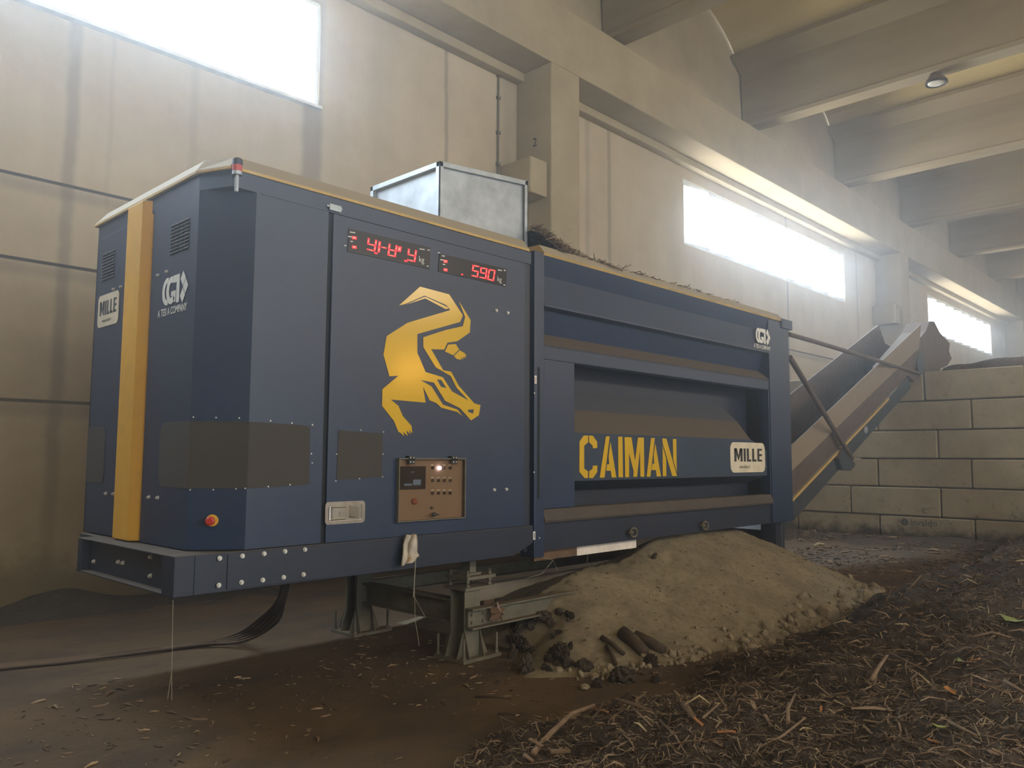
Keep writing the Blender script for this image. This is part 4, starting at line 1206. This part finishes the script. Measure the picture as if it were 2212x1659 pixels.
# pile of fines under the drum
rx = np.array([4.15, 4.45, 5.0, 5.37, 5.95, 6.68, 7.27, 8.0, 9.08, 9.7, 10.33, 11.0, 11.7])
rh = np.array([0.0, 0.10, 0.24, 0.38, 0.53, 0.58, 0.76, 0.80, 0.765, 0.58, 0.38, 0.16, 0.0])
bx_ = np.array([4.2, 4.44, 4.82, 5.33, 5.77, 6.39, 7.0, 8.1, 9.2, 9.96, 10.6, 11.7])
by_ = np.array([-0.2, -0.55, -0.93, -0.98, -1.13, -1.2, -1.33, -1.43, -1.35, -1.2, -0.7, 0.1])
def pile_h(x, y):
    r = np.interp(x, rx, rh); b = np.interp(x, bx_, by_)
    t = np.where(y < 0.25, (0.25 - y) / (0.25 - b), (y - 0.25) / 1.45)
    h = r * (1 - np.clip(t, 0, 2) ** 1.0)
    h = np.where(t > 1, -(t - 1) * 0.5, h)
    h = np.where(t < 0.12, h - r * (0.12 - t) ** 2 * 1.5, h)
    left = np.clip((x - (4.25 + 0.75 * np.clip((y + 0.65) / 0.6, 0, 1))) / 0.45, 0, 1)
    h = np.where(h > 0, h * left ** 0.7, h) - (left <= 0) * 0.03
    return h * 1.0 + (fbm(x, y, 1.3, 3, 3) * 0.05 + fbm(x, y, 14, 3, 9) * 0.018) * np.clip(r * 3, 0, 1) * (t < 1.15) * left
xs = np.arange(4.1, 11.9, 0.025); ys = np.arange(-1.6, 1.85, 0.025)
X, Y = np.meshgrid(xs, ys, indexing='ij')
H = pile_h(X, Y)
pile = grid_mesh('fines_pile', xs, ys, np.maximum(H, -0.02), M['fines'], H > -0.005)
tag(pile, 'pile of pale grey-brown sandy fines heaped under the machine', 'pile', kind='stuff')

# shredded compost in the foreground
edge = np.array([(0.7, -4.3), (1.25, -3.5), (2.0, -2.55), (2.6, -1.85), (2.95, -1.45), (3.33, -1.24), (4.04, -1.32), (4.38, -1.58), (4.84, -1.66), (5.42, -1.42), (6.36, -1.58), (7.57, -1.58), (8.95, -1.42), (9.9, -1.55), (12.7, -1.30), (16.6, -0.95)])
def edge_dist(x, y):
    """distance inwards from the heap's edge line (positive inside)"""
    P2 = np.stack([x, y], -1)
    best = np.full(x.shape, 1e9); sgn = np.ones(x.shape)
    for a_, b_ in zip(edge[:-1], edge[1:]):
        d = b_ - a_; t = np.clip(((P2 - a_) @ d) / (d @ d), 0, 1)
        q = a_ + t[..., None] * d
        dd = np.hypot(*(np.moveaxis(P2 - q, -1, 0)))
        s = (d[0] * (y - a_[1]) - d[1] * (x - a_[0]))
        m = dd < best
        best = np.where(m, dd, best); sgn = np.where(m, -np.sign(s), sgn)
    return best * sgn
def heap_h(x, y):
    d = edge_dist(x, y) + fbm(x, y, 1.6, 3, 21) * 0.22
    near = np.clip((x - 3.0) / 5.0, 0, 1)
    slope = 0.24 + 0.42 * near
    cap = 0.46 + 0.60 * near
    h = cap * (1 - np.exp(-np.maximum(d, -1) * slope / cap * 1.25))
    h = np.where(d > 0, h + 0.03, d * 0.5)
    return h + (fbm(x, y, 2.2, 3, 41) * 0.10 + fbm(x, y, 14, 3, 55) * 0.05) * (d > -0.02) * np.clip(d * 5 + 0.4, 0, 1)
xs = np.arange(0.6, 16.6, 0.03); ys = np.arange(-6.0, -0.7, 0.03)
X, Y = np.meshgrid(xs, ys, indexing='ij')
Hc = heap_h(X, Y)
heap = grid_mesh('compost_heap', xs, ys, np.maximum(Hc, -0.02), M['compost'], Hc > -0.005)
tag(heap, 'large heap of dark shredded compost filling the right foreground', 'compost heap', kind='stuff')

def twigs(name, P0, L, R, mat, flatness=0.5, bend=0.3, seed=1):
    """many thin bent three-sided sticks in one mesh; P0 (n,3)"""
    g_ = np.random.default_rng(seed); n_ = len(P0)
    az = g_.uniform(0, 2 * np.pi, n_); el = g_.normal(0, flatness, n_)
    d = np.stack([np.cos(az) * np.cos(el), np.sin(az) * np.cos(el), np.abs(np.sin(el)) * g_.choice([1, 1, -0.4], n_)], -1)
    side = np.cross(d, np.array([0, 0, 1.0])); side /= np.linalg.norm(side, axis=1)[:, None] + 1e-9
    upv = np.cross(side, d)
    b = side * g_.normal(0, bend, n_)[:, None] + upv * g_.normal(0, bend, n_)[:, None]
    stations = [(-0.5, 0.6), (0.0, 1.0), (0.5, 0.45)]
    V = np.zeros((n_, 9, 3))
    for i, (t, rs) in enumerate(stations):
        c = P0 + d * (t * L)[:, None] + b * ((0.25 - t * t) * L)[:, None]
        for k in range(3):
            a = 2 * np.pi * k / 3
            V[:, i * 3 + k] = c + (side * np.cos(a) + upv * np.sin(a)) * (R * rs)[:, None]
    f = []
    for i in range(2):
        for k in range(3):
            f.append((i * 3 + k, i * 3 + (k + 1) % 3, (i + 1) * 3 + (k + 1) % 3, (i + 1) * 3 + k))
    f = np.array(f)
    Fc = (np.arange(n_) * 9)[:, None, None] + f[None]
    o = raw_mesh(name, V.reshape(-1, 3), Fc.reshape(-1, 4), 4, mat, smooth=False)
    return o
def scatter_heap(n_, seed, dmin=1.6, dmax=14, p=1.6):
    g_ = np.random.default_rng(seed)
    out = []
    tot = 0
    az_c = math.atan2(0.687, 0.72)
    while tot < n_:
        u = g_.random(n_ * 2)
        r = (dmin ** (1 - p) + u * (dmax ** (1 - p) - dmin ** (1 - p))) ** (1 / (1 - p))
        az = g_.uniform(az_c - 0.9, az_c + 0.25, n_ * 2)
        x = r * np.cos(az); y = -4.6 + r * np.sin(az)
        h = heap_h(x, y)
        ok = (h > 0.0) & (x < 16.3)
        out.append(np.stack([x, y, h], -1)[ok]); tot += ok.sum()
    return np.concatenate(out)[:n_]
P0 = scatter_heap(80000, 5)
dist = np.hypot(P0[:, 0], P0[:, 1] + 4.6)
g_ = np.random.default_rng(6)
L = g_.lognormal(-3.5, 0.55, len(P0)) * (0.8 + 0.10 * dist)
R = L * g_.uniform(0.018, 0.06, len(P0)) + 0.0006 + 0.00012 * dist
P0[:, 2] += g_.uniform(-0.004, 0.012, len(P0))
tw = twigs('compost_fibres', P0, L, R, M['fibre'], 0.45, 0.5, 7)
tag(tw, 'matted shreds of bark, roots and twigs covering the dark compost', 'compost fibres', kind='stuff')

# small crumbs trodden into the floor
g_ = np.random.default_rng(11)
n_ = 5200
fx_ = g_.uniform(0.8, 12, n_); fy_ = g_.uniform(-3.6, 1.6, n_)
ok = (heap_h(fx_, fy_) < 0) & (pile_h(fx_, fy_) < 0)
FP = np.stack([fx_, fy_, np.full(n_, 0.004)], -1)[ok]
cl_n = (vnoise(FP[:, 0] * 1.6, FP[:, 1] * 1.6, 77) > -0.12); FP = FP[cl_n]
Lf = g_.lognormal(-3.5, 0.5, len(FP))
cr = twigs('floor_litter', FP, Lf, Lf * 0.12 + 0.001, M['fibre'], 0.08, 0.3, 12)
tag(cr, 'dark crumbs and splinters of bark scattered over the dirt floor', 'litter', kind='stuff')

# bits stuck in the surface of the pile
n_ = 1500
qx = g_.uniform(4.6, 10.8, n_); qy = g_.uniform(-1.4, 0.3, n_); qh = pile_h(qx, qy)
ok = qh > 0.02
QP = np.stack([qx, qy, qh], -1)[ok]
Lq = g_.lognormal(-3.9, 0.5, len(QP))
pb = twigs('pile_litter', QP, Lq, Lq * 0.12 + 0.001, M['fibre'], 0.3, 0.3, 14)
tag(pb, 'dark splinters caught in the surface of the grey fines pile', 'litter', kind='stuff')

def lump(seed, r=1.0, squash=0.75, rough=0.25, sub=2):
    import bmesh
    b = bmesh.new(); bmesh.ops.create_icosphere(b, subdivisions=sub, radius=r)
    g2 = np.random.default_rng(seed); dirs = g2.normal(size=(7, 3)); dirs /= np.linalg.norm(dirs, axis=1)[:, None]; am = g2.uniform(-rough, rough, 7)
    for v in b.verts:
        n_ = np.array(v.co.normalized())
        s = 1 + float(sum(a * max(0, n_ @ d) ** 2 for a, d in zip(am, dirs))) + float(g2.normal(0, rough * 0.22))
        s += rough * 0.8 * float(fbm(np.array([n_[0] * 2 + 9 + n_[2]]), np.array([n_[1] * 2 + 9 - n_[2]]), 1.7, 3, 500 + seed)[0])
        v.co = v.co * s; v.co.z *= squash
    me = bpy.data.meshes.new('lump'); b.to_mesh(me); b.free()
    return me
def place(name, me, loc, rot, sc, label, cat, group=None):
    o = bpy.data.objects.new(name, me); COL.objects.link(o)
    o.location = loc; o.rotation_euler = rot; o.scale = sc
    return tag(o, label, cat, group)
stones = []
for k in range(6):
    me = lump(100 + k); me.materials.append(M['stone']); stones.append(me)
g_ = np.random.default_rng(31)
cnt = 0
while cnt < 260:
    t = g_.random() ** 1.15
    x = 4.65 + 5.6 * t; b_ = np.interp(x, bx_, by_)
    y = b_ + abs(g_.normal(0, 0.14)) * g_.choice([1, 1, -0.55]) + 0.02
    s = float(np.clip(g_.lognormal(-3.95, 0.45), 0.009, 0.06)) * (1 + 0.05 * (x - 4.6)) * (1.25 if x > 6.5 else 0.9)
    z = max(float(pile_h(np.array([x]), np.array([y]))[0]), float(heap_h(np.array([x]), np.array([y]))[0]), 0.0) + s * 0.3
    place('stone', stones[cnt % 6], (x, y, z), (g_.uniform(0, 6), g_.uniform(0, 6), g_.uniform(0, 6)), (s * 1.2, s, s * 0.9), 'small pale stone rolled to the foot of the grey pile', 'stone', 'stones along the foot of the pile')
    cnt += 1
for (u, v, s, lab) in ((1893, 1299, 0.13, 'largest flat pale stone at the right toe of the grey pile'), (1846, 1274, 0.05, 'whitish round stone alone on the dark floor right of the pile'), (1263, 1488, 0.035, 'pale stone on the floor in front of the pile, near its left end'), (1285, 1462, 0.03, 'pale pebble by the dark clods at the foot of the pile')):
    p = px(u, v, 2, 0.0)
    place('stone', stones[1], (p.x, p.y, s * 0.4), (0, 0, 0.5), (s * 1.5, s, s * 0.8), lab, 'stone')
clods = []
for k in range(4):
    me = lump(200 + k, rough=0.42, sub=4); me.materials.append(M['clod']); clods.append(me)
cl_list = [
 (1345, 1462, 0.085, 'round dark clod on the floor below the broken wood'),
 (1290, 1478, 0.035, 'small dark clod left of the round clod at the pile foot'),
 (1416, 1467, 0.035, 'small dark clod right of the round clod at the pile foot'),
 (1265, 1445, 0.06, 'dark clod half buried in the left foot of the pile'),
 (1210, 1435, 0.07, 'dark clod in the stones at the far left foot of the pile'),
 (1405, 1432, 0.06, 'dark clod touching the right end of the rotten log')]
for i, (u, v, s, lab) in enumerate(cl_list):
    p = px(u, v, 2, 0.02); h = max(0.0, float(pile_h(np.array([p.x]), np.array([p.y]))[0]))
    place('clod', clods[i % 4], (p.x, p.y, h + s * 0.4), (i, i * 2, i), (s * 1.2, s, s), lab, 'clod')
def first_hit(u, v, hf):
    d = px(u, v, 2, 0.0) - CAM
    t = np.linspace(0.1, 1.0, 600)
    q = np.array(CAM)[None] + np.array(d)[None] * t[:, None]
    hit = np.nonzero(q[:, 2] <= np.maximum(0.0, hf(q[:, 0], q[:, 1])) + 1e-6)[0]
    return Vector(q[hit[0]]) if len(hit) else CAM + d
def on_pile(u, v):
    return first_hit(u, v, pile_h)
for i, (u, v, s, lab) in enumerate(((1175, 1330, 0.075, 'dark muddy clump on the upper left flank of the pile'), (1120, 1392, 0.09, 'big dark muddy clump beside the stand, at the left of the pile'), (1195, 1408, 0.05, 'dark clump low on the left flank of the pile'), (1122, 1352, 0.075, 'dark muddy clump against the front beam of the stand'), (1140, 1450, 0.08, 'low dark mud lump in front of the stand base'), (1412, 1205, 0.035, 'small dark fleck of bark high on the grey pile'))):
    q = on_pile(u, v)
    place('mud_clump', clods[i % 4], (q.x, q.y, q.z), (i * 1.3, 0.4 * i, i), (s * 1.4, s, s * 0.8), lab, 'clump')

g_ = np.random.default_rng(44)
for i in range(30):
    u, v = 1105 + g_.random() ** 1.3 * 130, g_.uniform(1310, 1450)
    q = on_pile(u, v); s_ = g_.uniform(0.018, 0.05)
    place('mud_clump', clods[i % 4], (q.x, q.y, q.z + s_ * .2), (i * 1.3, 0.4 * i, i), (s_ * 1.4, s_, s_ * 0.8), 'small dark crumb of mud on the left flank of the pile', 'clump', 'crumbs on the left flank of the pile')
n_ = 2600
bx2 = g_.uniform(9.5, 16.6, n_); by2 = g_.uniform(-1.4, 3.4, n_)
ok = (heap_h(bx2, by2) < 0) & (pile_h(bx2, by2) < 0.01) & (vnoise(bx2 * 0.9, by2 * 0.9, 78) > -0.1)
BP = np.stack([bx2, by2, 0.01 + np.clip((bx2 - 15.4) * 0.10, 0, 0.2)], -1)[ok]
Lb = g_.lognormal(-2.9, 0.5, len(BP))
tag(twigs('floor_litter', BP, Lb, Lb * 0.14 + 0.002, M['fibre'], 0.1, 0.3, 16), 'dark litter strewn over the floor between the conveyor and the block wall', 'litter', kind='stuff')

def stick(name, pts, r, mat, label, cat='stick', group=None, taper=0.6):
    n_ = len(pts)
    o = obj(name, MB().tube(pts, [r * (1 - (1 - taper) * i / (n_ - 1)) for i in range(n_)], 8), M[mat], smooth=True)
    return tag(o, label, cat, group)
def on_heap(u, v, lift=0.01):
    return first_hit(u, v, heap_h) + Vector((0, 0, lift))
stick('branch', [on_heap(1152, 1636, 0.02), on_heap(1190, 1598, 0.035), on_heap(1235, 1562, 0.05), on_heap(1283, 1539, 0.04)], 0.017, 'wood', 'long curved bare branch lying on the near edge of the compost')
stick('branch', [on_heap(1283, 1539, 0.02), on_heap(1314, 1544, 0.015)], 0.008, 'orange_chip', 'short orange-brown stick touching the tip of the long branch')
stick('branch', [on_heap(1883, 1482, 0.03), on_heap(1900, 1460, 0.05), on_heap(1917, 1436, 0.05)], 0.012, 'wood', 'pale straight stick standing out at the middle of the compost')
stick('branch', [on_heap(1703, 1570), on_heap(1702, 1545, 0.03), on_heap(1718, 1512, 0.03)], 0.010, 'wood', 'bent grey stick in the compost below the pale straight stick')
stick('branch', [on_heap(1921, 1417, 0.02), on_heap(1965, 1440, 0.02), on_heap(2000, 1457, 0.02)], 0.007, 'wood', 'long thin pale cane lying flat right of the straight stick')
stick('branch', [on_heap(1940, 1545), on_heap(1958, 1590, 0.02), on_heap(1968, 1625, 0.01)], 0.008, 'wood_dark', 'dark thin twig running down the lower right of the compost')
stick('branch', [on_heap(1640, 1620), on_heap(1690, 1600, 0.02), on_heap(1740, 1560, 0.02)], 0.007, 'wood', 'slender twig crossing the compost near the bottom of the picture')
stick('branch', [on_heap(1365, 1535, 0.02), on_heap(1385, 1555, 0.02), on_heap(1408, 1578, 0.02)], 0.007, 'wood', 'pale twig leaning over the upper edge of the near compost')
stick('branch', [on_heap(1190, 1634, 0.02), on_heap(1232, 1632, 0.02)], 0.016, 'wood', 'thick short stub of wood under the long curved branch')
stick('branch', [on_heap(1132, 1636, 0.01), on_heap(1152, 1650, 0.01)], 0.014, 'wood', 'short broken stub just left of the long curved branch')
stick('branch', [on_heap(1478, 1530, 0.02), on_heap(1500, 1560, 0.02)], 0.02, 'wood', 'stout brown stub at the near edge of the compost, right of the long branch')
stick('branch', [on_heap(2050, 1570, 0.02), on_heap(2110, 1600, 0.02)], 0.008, 'wood', 'straight brown twig low in the right part of the compost')
stick('branch', [on_heap(1425, 1560, 0.01), on_heap(1460, 1600, 0.02), on_heap(1480, 1630, 0.01)], 0.006, 'wood', 'thin wavy root right of the thick stub in the near compost')
stick('branch', [on_heap(2170, 1480, 0.02), on_heap(2212, 1505, 0.02)], 0.010, 'wood', 'light brown stick at the right border of the compost')
def leaf(u, v, s, mat, label, rot=0.0, f=on_heap):
    q = f(u, v)
    mb = MB(); pts = []
    c_, s_ = math.cos(rot), math.sin(rot)
    for a, b in ((-1, 0), (-.5, .34), (.2, .4), (1, 0), (.2, -.4), (-.5, -.34)):
        pts.append(q + Vector(((a * c_ - b * s_) * s, (a * s_ + b * c_) * s, 0.012 + 0.25 * s * a * a)))
    mb.prism(pts, (0, 0, 0.002))
    return tag(obj('leaf', mb, M[mat]), label, 'leaf')
leaf(2075, 1438, 0.045, 'leaf', 'yellow-green leaf on the compost near the right border', 0.5)
leaf(2190, 1350, 0.10, 'leaf', 'large green-yellow leaf on the compost at the right border', 1.0)
leaf(2030, 1582, 0.03, 'leaf', 'small yellow leaf low on the compost', 1.6)
leaf(1912, 1374, 0.035, 'wood', 'pale curled leaf on the upper compost', 0.3)
g_ = np.random.default_rng(90)
for i in range(26):
    u = g_.uniform(1100, 2200); v = g_.uniform(1400, 1640)
    q = on_heap(u, v)
    if heap_h(np.array([q.x]), np.array([q.y]))[0] < 0.05: continue
    s = g_.uniform(0.02, 0.045); a = g_.uniform(0, 3.14)
    o = obj('wood_chip', MB().box(-s, s, -s * 0.25, s * 0.25, -0.003, 0.003), M['wood' if i % 3 else 'orange_chip'])
    o.location = q; o.rotation_euler = (g_.uniform(-.4, .4), g_.uniform(-.4, .4), a)
    tag(o, 'light brown wood chip lying among the dark compost fibres', 'wood chip', 'wood chips on the compost')
# broken wood at the foot of the pile
q = on_pile(1365, 1400)
for (a, b, r, lab) in (((1372, 1382), (1436, 1412), 0.05, 'thick rotten log half sunk in the front foot of the pile'), ((1300, 1385), (1348, 1418), 0.022, 'broken plank pointing left from the rotten log at the pile foot'), ((1345, 1375), (1392, 1415), 0.06, 'dark rotten stump of wood left of the log'), ((1312, 1405), (1330, 1440), 0.022, 'short dark splintered board under the broken plank')):
    A_ = on_pile(*a); B_ = on_pile(*b); A_.z += 0.03; B_.z += 0.02
    stick('rotten_wood', [A_, (A_ + B_) / 2 + Vector((0, 0, 0.012)), B_], r, 'wood_dark', lab, 'wood', None, 0.8)
for (a, b, lab) in (((1025, 1505), (1105, 1508), 'long dark sliver on the bare floor left of the compost'), ((1218, 1540), (1250, 1541), 'light wood chip on the floor beside the branch tip'), ((1262, 1528), (1310, 1518), 'thin dark twig on the floor above the branch tip'), ((1075, 1541), (1115, 1543), 'dark splinter on the bare floor'), ((1505, 1440), (1560, 1430), 'narrow twig lying between pile and compost'), ((1890, 1272), (1915, 1292), 'two-pronged broken lath on the dark floor right of the pile')):
    A_, B_ = px(*a, 2, 0.008), px(*b, 2, 0.008)
    stick('splinter', [A_, (A_ + B_) / 2 + Vector((0.01, 0.0, 0.004)), B_], 0.007, 'wood' if 'light' in lab or 'lath' in lab else 'wood_dark', lab, 'splinter')

# compost stored behind the block wall, showing over its top
xs = np.arange(17.35, 26, 0.12); ys = np.arange(-9, 3.2, 0.12)
X, Y = np.meshgrid(xs, ys, indexing='ij')
Hb = 3.42 + fbm(X, Y, 0.5, 4, 61) * 0.35 - np.clip((Y - 0.2) * 0.9, 0, 9) - np.clip((X - 21) * 0.6, 0, 9) - np.clip((17.8 - X) * .6, 0, 1)
bh = grid_mesh('compost_heap', xs, ys, np.maximum(Hb, -0.05), M['compost'], Hb > 0)
tag(bh, 'dark compost heaped behind the block wall, showing over its top', 'compost heap', kind='stuff')
xb = g_.uniform(17.4, 18.6, 1500); yb = g_.uniform(-4, 0.4, 1500)
hb_ = 3.42 + fbm(xb, yb, 0.5, 4, 61) * 0.35 - np.clip((yb - 0.2) * 0.9, 0, 9) - np.clip((17.8 - xb) * .6, 0, 1)
# dark strewn material along the foot of the block wall
xs = np.arange(13.5, 16.68, 0.05); ys = np.arange(-5.0, 3.6, 0.05)
X, Y = np.meshgrid(xs, ys, indexing='ij')
Hd = np.clip((X - 15.4) * 0.10, -0.05, 0.2) + fbm(X, Y, 1.2, 4, 71) * 0.08 - 0.01
dd = grid_mesh('spilled_compost', xs, ys, np.maximum(Hd, -0.02), M['compost'], Hd > 0)
tag(dd, 'thin dark drift of spilled compost along the foot of the block wall', 'spilled compost', kind='stuff')
# mud at the foot of the back wall
xs = np.arange(0.5, 5.2, 0.04); ys = np.arange(3.9, 4.74, 0.04)
X, Y = np.meshgrid(xs, ys, indexing='ij')
Hm = (0.16 * np.exp(-((X - 2.95) / 0.45) ** 2) + 0.05) * np.clip((Y - 4.15) / 0.5, -0.2, 1) + fbm(X, Y, 3, 3, 81) * 0.03
mm = grid_mesh('mud_drift', xs, ys, np.maximum(Hm, -0.02), M['clod'], Hm > 0)
tag(mm, 'dark mud drifted against the foot of the back wall at left', 'mud', kind='stuff')

# muck lying on the roof of the drum section beside the hopper
xs = np.arange(hx1 - 0.03, 8.2, 0.03); ys = np.arange(0.03, 1.6, 0.03)
X, Y = np.meshgrid(xs, ys, indexing='ij')
Hr = 3.47 + (0.24 * np.exp(-((X - hx1) / 0.42) ** 2) + 0.07 * np.clip((7.6 - X) / 2.4, 0, 1)) * np.clip((Y - 0.02) / 0.35, 0, 1) + fbm(X, Y, 6, 4, 91) * 0.05 - 0.01
rm = grid_mesh('roof_muck', xs, ys, np.maximum(Hr, 3.46), M['compost'], Hr > 3.475)
tag(rm, 'dark fibrous muck piled on the machine roof right of the hopper', 'muck', kind='stuff')
n_ = 1400
rx_ = hx1 + 0.02 + g_.random(n_) ** 1.5 * 3.3; ry_ = g_.uniform(0.02, 0.45, n_)
rz_ = 3.47 + (0.24 * np.exp(-((rx_ - hx1) / 0.42) ** 2) + 0.07 * np.clip((7.6 - rx_) / 2.4, 0, 1)) * np.clip(ry_ / 0.35, 0, 1)
Lr = g_.lognormal(-2.7, 0.5, n_)
rf = twigs('roof_fibres', np.stack([rx_, ry_, rz_ + 0.01], -1), Lr, Lr * 0.04 + 0.001, M['fibre'], 0.3, 0.4, 15)
tag(rf, 'stringy fibres hanging over the yellow roof rim beside the hopper', 'fibres', kind='stuff')

# ------------------------------------------------------------------ cables, rag, scrap, cobwebs
def curve_pts(ctrl, n_=40):
    ctrl = [Vector(c) for c in ctrl]; out = []
    c_ = [ctrl[0] * 2 - ctrl[1]] + ctrl + [ctrl[-1] * 2 - ctrl[-2]]
    seg = len(ctrl) - 1
    for i in range(n_ + 1):
        t = i / n_ * seg; k = min(int(t), seg - 1); f = t - k
        p0, p1, p2, p3 = c_[k:k + 4]
        out.append(0.5 * ((2 * p1) + (p2 - p0) * f + (2 * p0 - 5 * p1 + 4 * p2 - p3) * f * f + (3 * p1 - p0 - 3 * p2 + p3) * f ** 3))
    return out
for k in range(5):
    o_ = (k - 2) * 0.028
    c = [px(618 + k * 3 - 4, 1262, 1, 0.55) + Vector((0, 0, 0.06)), px(598 + k * 4, 1300, 1, 0.85), px(560 + k * 9, 1338 + k * 2, 1, 1.4), px(505 + k * 6, 1372 + k * 3, 2, 0.05 + 0.005 * k),
         px(430, 1390 + k * 1.2, 2, 0.015 + 0.012 * (k % 2)), px(300, 1404 + k * 1.6, 2, 0.015 + 0.01 * ((k + 1) % 2)), px(150, 1422 + k * 2, 2, 0.015), px(0, 1436 + k * 2.2, 2, 0.015), px(-160, 1456 + k * 3, 2, 0.015)]
    tag(obj('power_cable', MB().tube(curve_pts(c, 60), 0.013, 8), M['cable'], smooth=True), 'dusty dark cable in the bundle dropping from the machine to the floor at left', 'cable', 'cables in the bundle on the floor')

mb = MB()
nx, nz = 10, 16
outline_l = [(884, 1156), (876, 1175), (873, 1200), (866, 1219)]
def rag_pt(s, t):
    ul = np.interp(t, [0, .3, .7, 1], [879, 870, 869, 866]); ur = np.interp(t, [0, .3, .7, .85, 1], [897, 899, 899, 905, 899])
    vb = np.interp(s, [0, .3, .6, .8, 1], [1222, 1219, 1217, 1212, 1208])
    u = ul + (ur - ul) * s; v = 1155 + (vb - 1155) * t
    y = -0.035 - 0.016 * math.sin(s * 9 + t * 3) - 0.012 * math.sin(s * 4 - t * 6) - 0.012 * t
    return px(u, v, 1, y)
g0_ = len(mb.v)
for i in range(nx + 1):
    for j in range(nz + 1): mb.v.append(tuple(rag_pt(i / nx, j / nz)))
for i in range(nx):
    for j in range(nz):
        mb.f.append((i * (nz + 1) + j, (i + 1) * (nz + 1) + j, (i + 1) * (nz + 1) + j + 1, i * (nz + 1) + j + 1)); mb.m.append(0)
rag = obj('cloth_bag', mb, M['cloth'], smooth=True)
sd = rag.modifiers.new('thick', 'SOLIDIFY'); sd.thickness = 0.012
tag(rag, 'crumpled whitish cloth hanging on the machine base below the control panel', 'cloth')
strg = MB().tube([px(898, 1212, 1, -0.05), px(896, 1240, 1, -0.05), px(895, 1262, 1, -0.048), px(893, 1290, 1, -0.05)], 0.0035, 5)
obj('hanging_string', strg, M['web'], rag)
# crumpled scrap on the front beam
mb = MB(); c_ = px(1074, 1322, 1, 0.02); k_ = 9
ring_ = []
gq = random.Random(4)
mb.v.append(tuple(c_ + Vector((0, -0.05, 0.0))))
for i in range(k_ * 2):
    a = math.pi * i / k_; r = 0.075 * (1.0 if i % 2 else 0.62) * gq.uniform(.85, 1.15)
    mb.v.append(tuple(c_ + Vector((math.cos(a) * r, gq.uniform(-0.03, 0.04), math.sin(a) * r * 1.15))))
for i in range(k_ * 2): mb.f.append((0, 1 + i, 1 + (i + 1) % (k_ * 2))); mb.m.append(0)
M['scrap'] = simple('brown_film', (0.17, 0.10, 0.06), 0.5)
sc_o = obj('plastic_scrap', mb, M['scrap']); sc_o.modifiers.new('thick', 'SOLIDIFY').thickness = 0.004
tag(sc_o, 'crumpled brown plastic scrap caught on the front beam of the stand', 'scrap')
def web(pts, label, r=0.0018):
    return tag(obj('cobweb', MB().tube(pts, r, 4), M['web']), label, 'cobweb')
web([px(374, 1296, 1, 0.0), px(372, 1400, 1, -0.02), px(371, 1450, 1, -0.02), px(362, 1510, 1, -0.02)], 'dusty cobweb thread hanging from the near corner of the machine base')
web([px(371, 1450, 1, -0.03), px(371, 1512, 1, -0.03)], 'short double cobweb strand above the dark shadow on the floor at left')
web([px(895, 1265, 1, -0.04), px(896, 1300, 1, -0.04), px(897, 1340, 1, -0.04), px(906, 1395, 1, -0.04)], 'cobweb thread hanging below the whitish cloth')
web([px(895, 1290, 1, -0.03), px(920, 1335, 1, -0.02)], 'cobweb thread slanting right below the whitish cloth')
for i, (a, b, c_) in enumerate((((1160, 1200), (1195, 1210), (1205, 1232)), ((1195, 1210), (1170, 1240), (1140, 1248)), ((1270, 1200), (1268, 1215), (1275, 1225)))):
    web([px(*a, 1, 0.06), px(*b, 1, 0.05), px(*c_, 1, 0.06)], ('cobweb under the bottom corner of the drum section', 'cobweb slanting left under the drum section', 'cobweb hanging under the lit white steel strip')[i])
web([px(1689, 1130, 1, 0.05), px(1690, 1190, 1, 0.05)], 'pale cobweb thread beside the far leg of the machine')
web([px(1717, 1130, 1, 0.2), px(1719, 1198, 1, 0.2)], 'cobweb thread under the start of the conveyor')

# ------------------------------------------------------------------ dusty air
hz = MB().box(-13, 63, -16, WALL_Y + 0.8, -0.5, 13.0)
m = bpy.data.materials.new('dusty_air'); m.use_nodes = True
nt = m.node_tree; nt.nodes.clear()
out = nt.nodes.new('ShaderNodeOutputMaterial'); vs_ = nt.nodes.new('ShaderNodeVolumeScatter')
vs_.inputs['Color'].default_value = (0.90, 0.95, 1.0, 1)
vs_.inputs['Density'].default_value = HAZE
vs_.inputs['Anisotropy'].default_value = 0.78
nt.links.new(vs_.outputs[0], out.inputs['Volume'])
if HAZE > 0:
    ho = obj('dusty_air', hz, m)
    tag(ho, 'thin bright dust haze filling the hall in front of the windows', 'haze', kind='stuff')

# the floodlight's housing on the opposite wall
fl_t = thing('floodlight', 'floodlight housing bolted to the opposite wall behind the photographer', 'floodlight', (15.3, -14.45, 4.26))
obj('lamp_housing', MB().prism([(15.1, -14.45, 4.1), (15.1, -14.30, 4.06), (15.1, -14.28, 4.40), (15.1, -14.45, 4.46)], (0.4, 0, 0)), M['black'], fl_t)
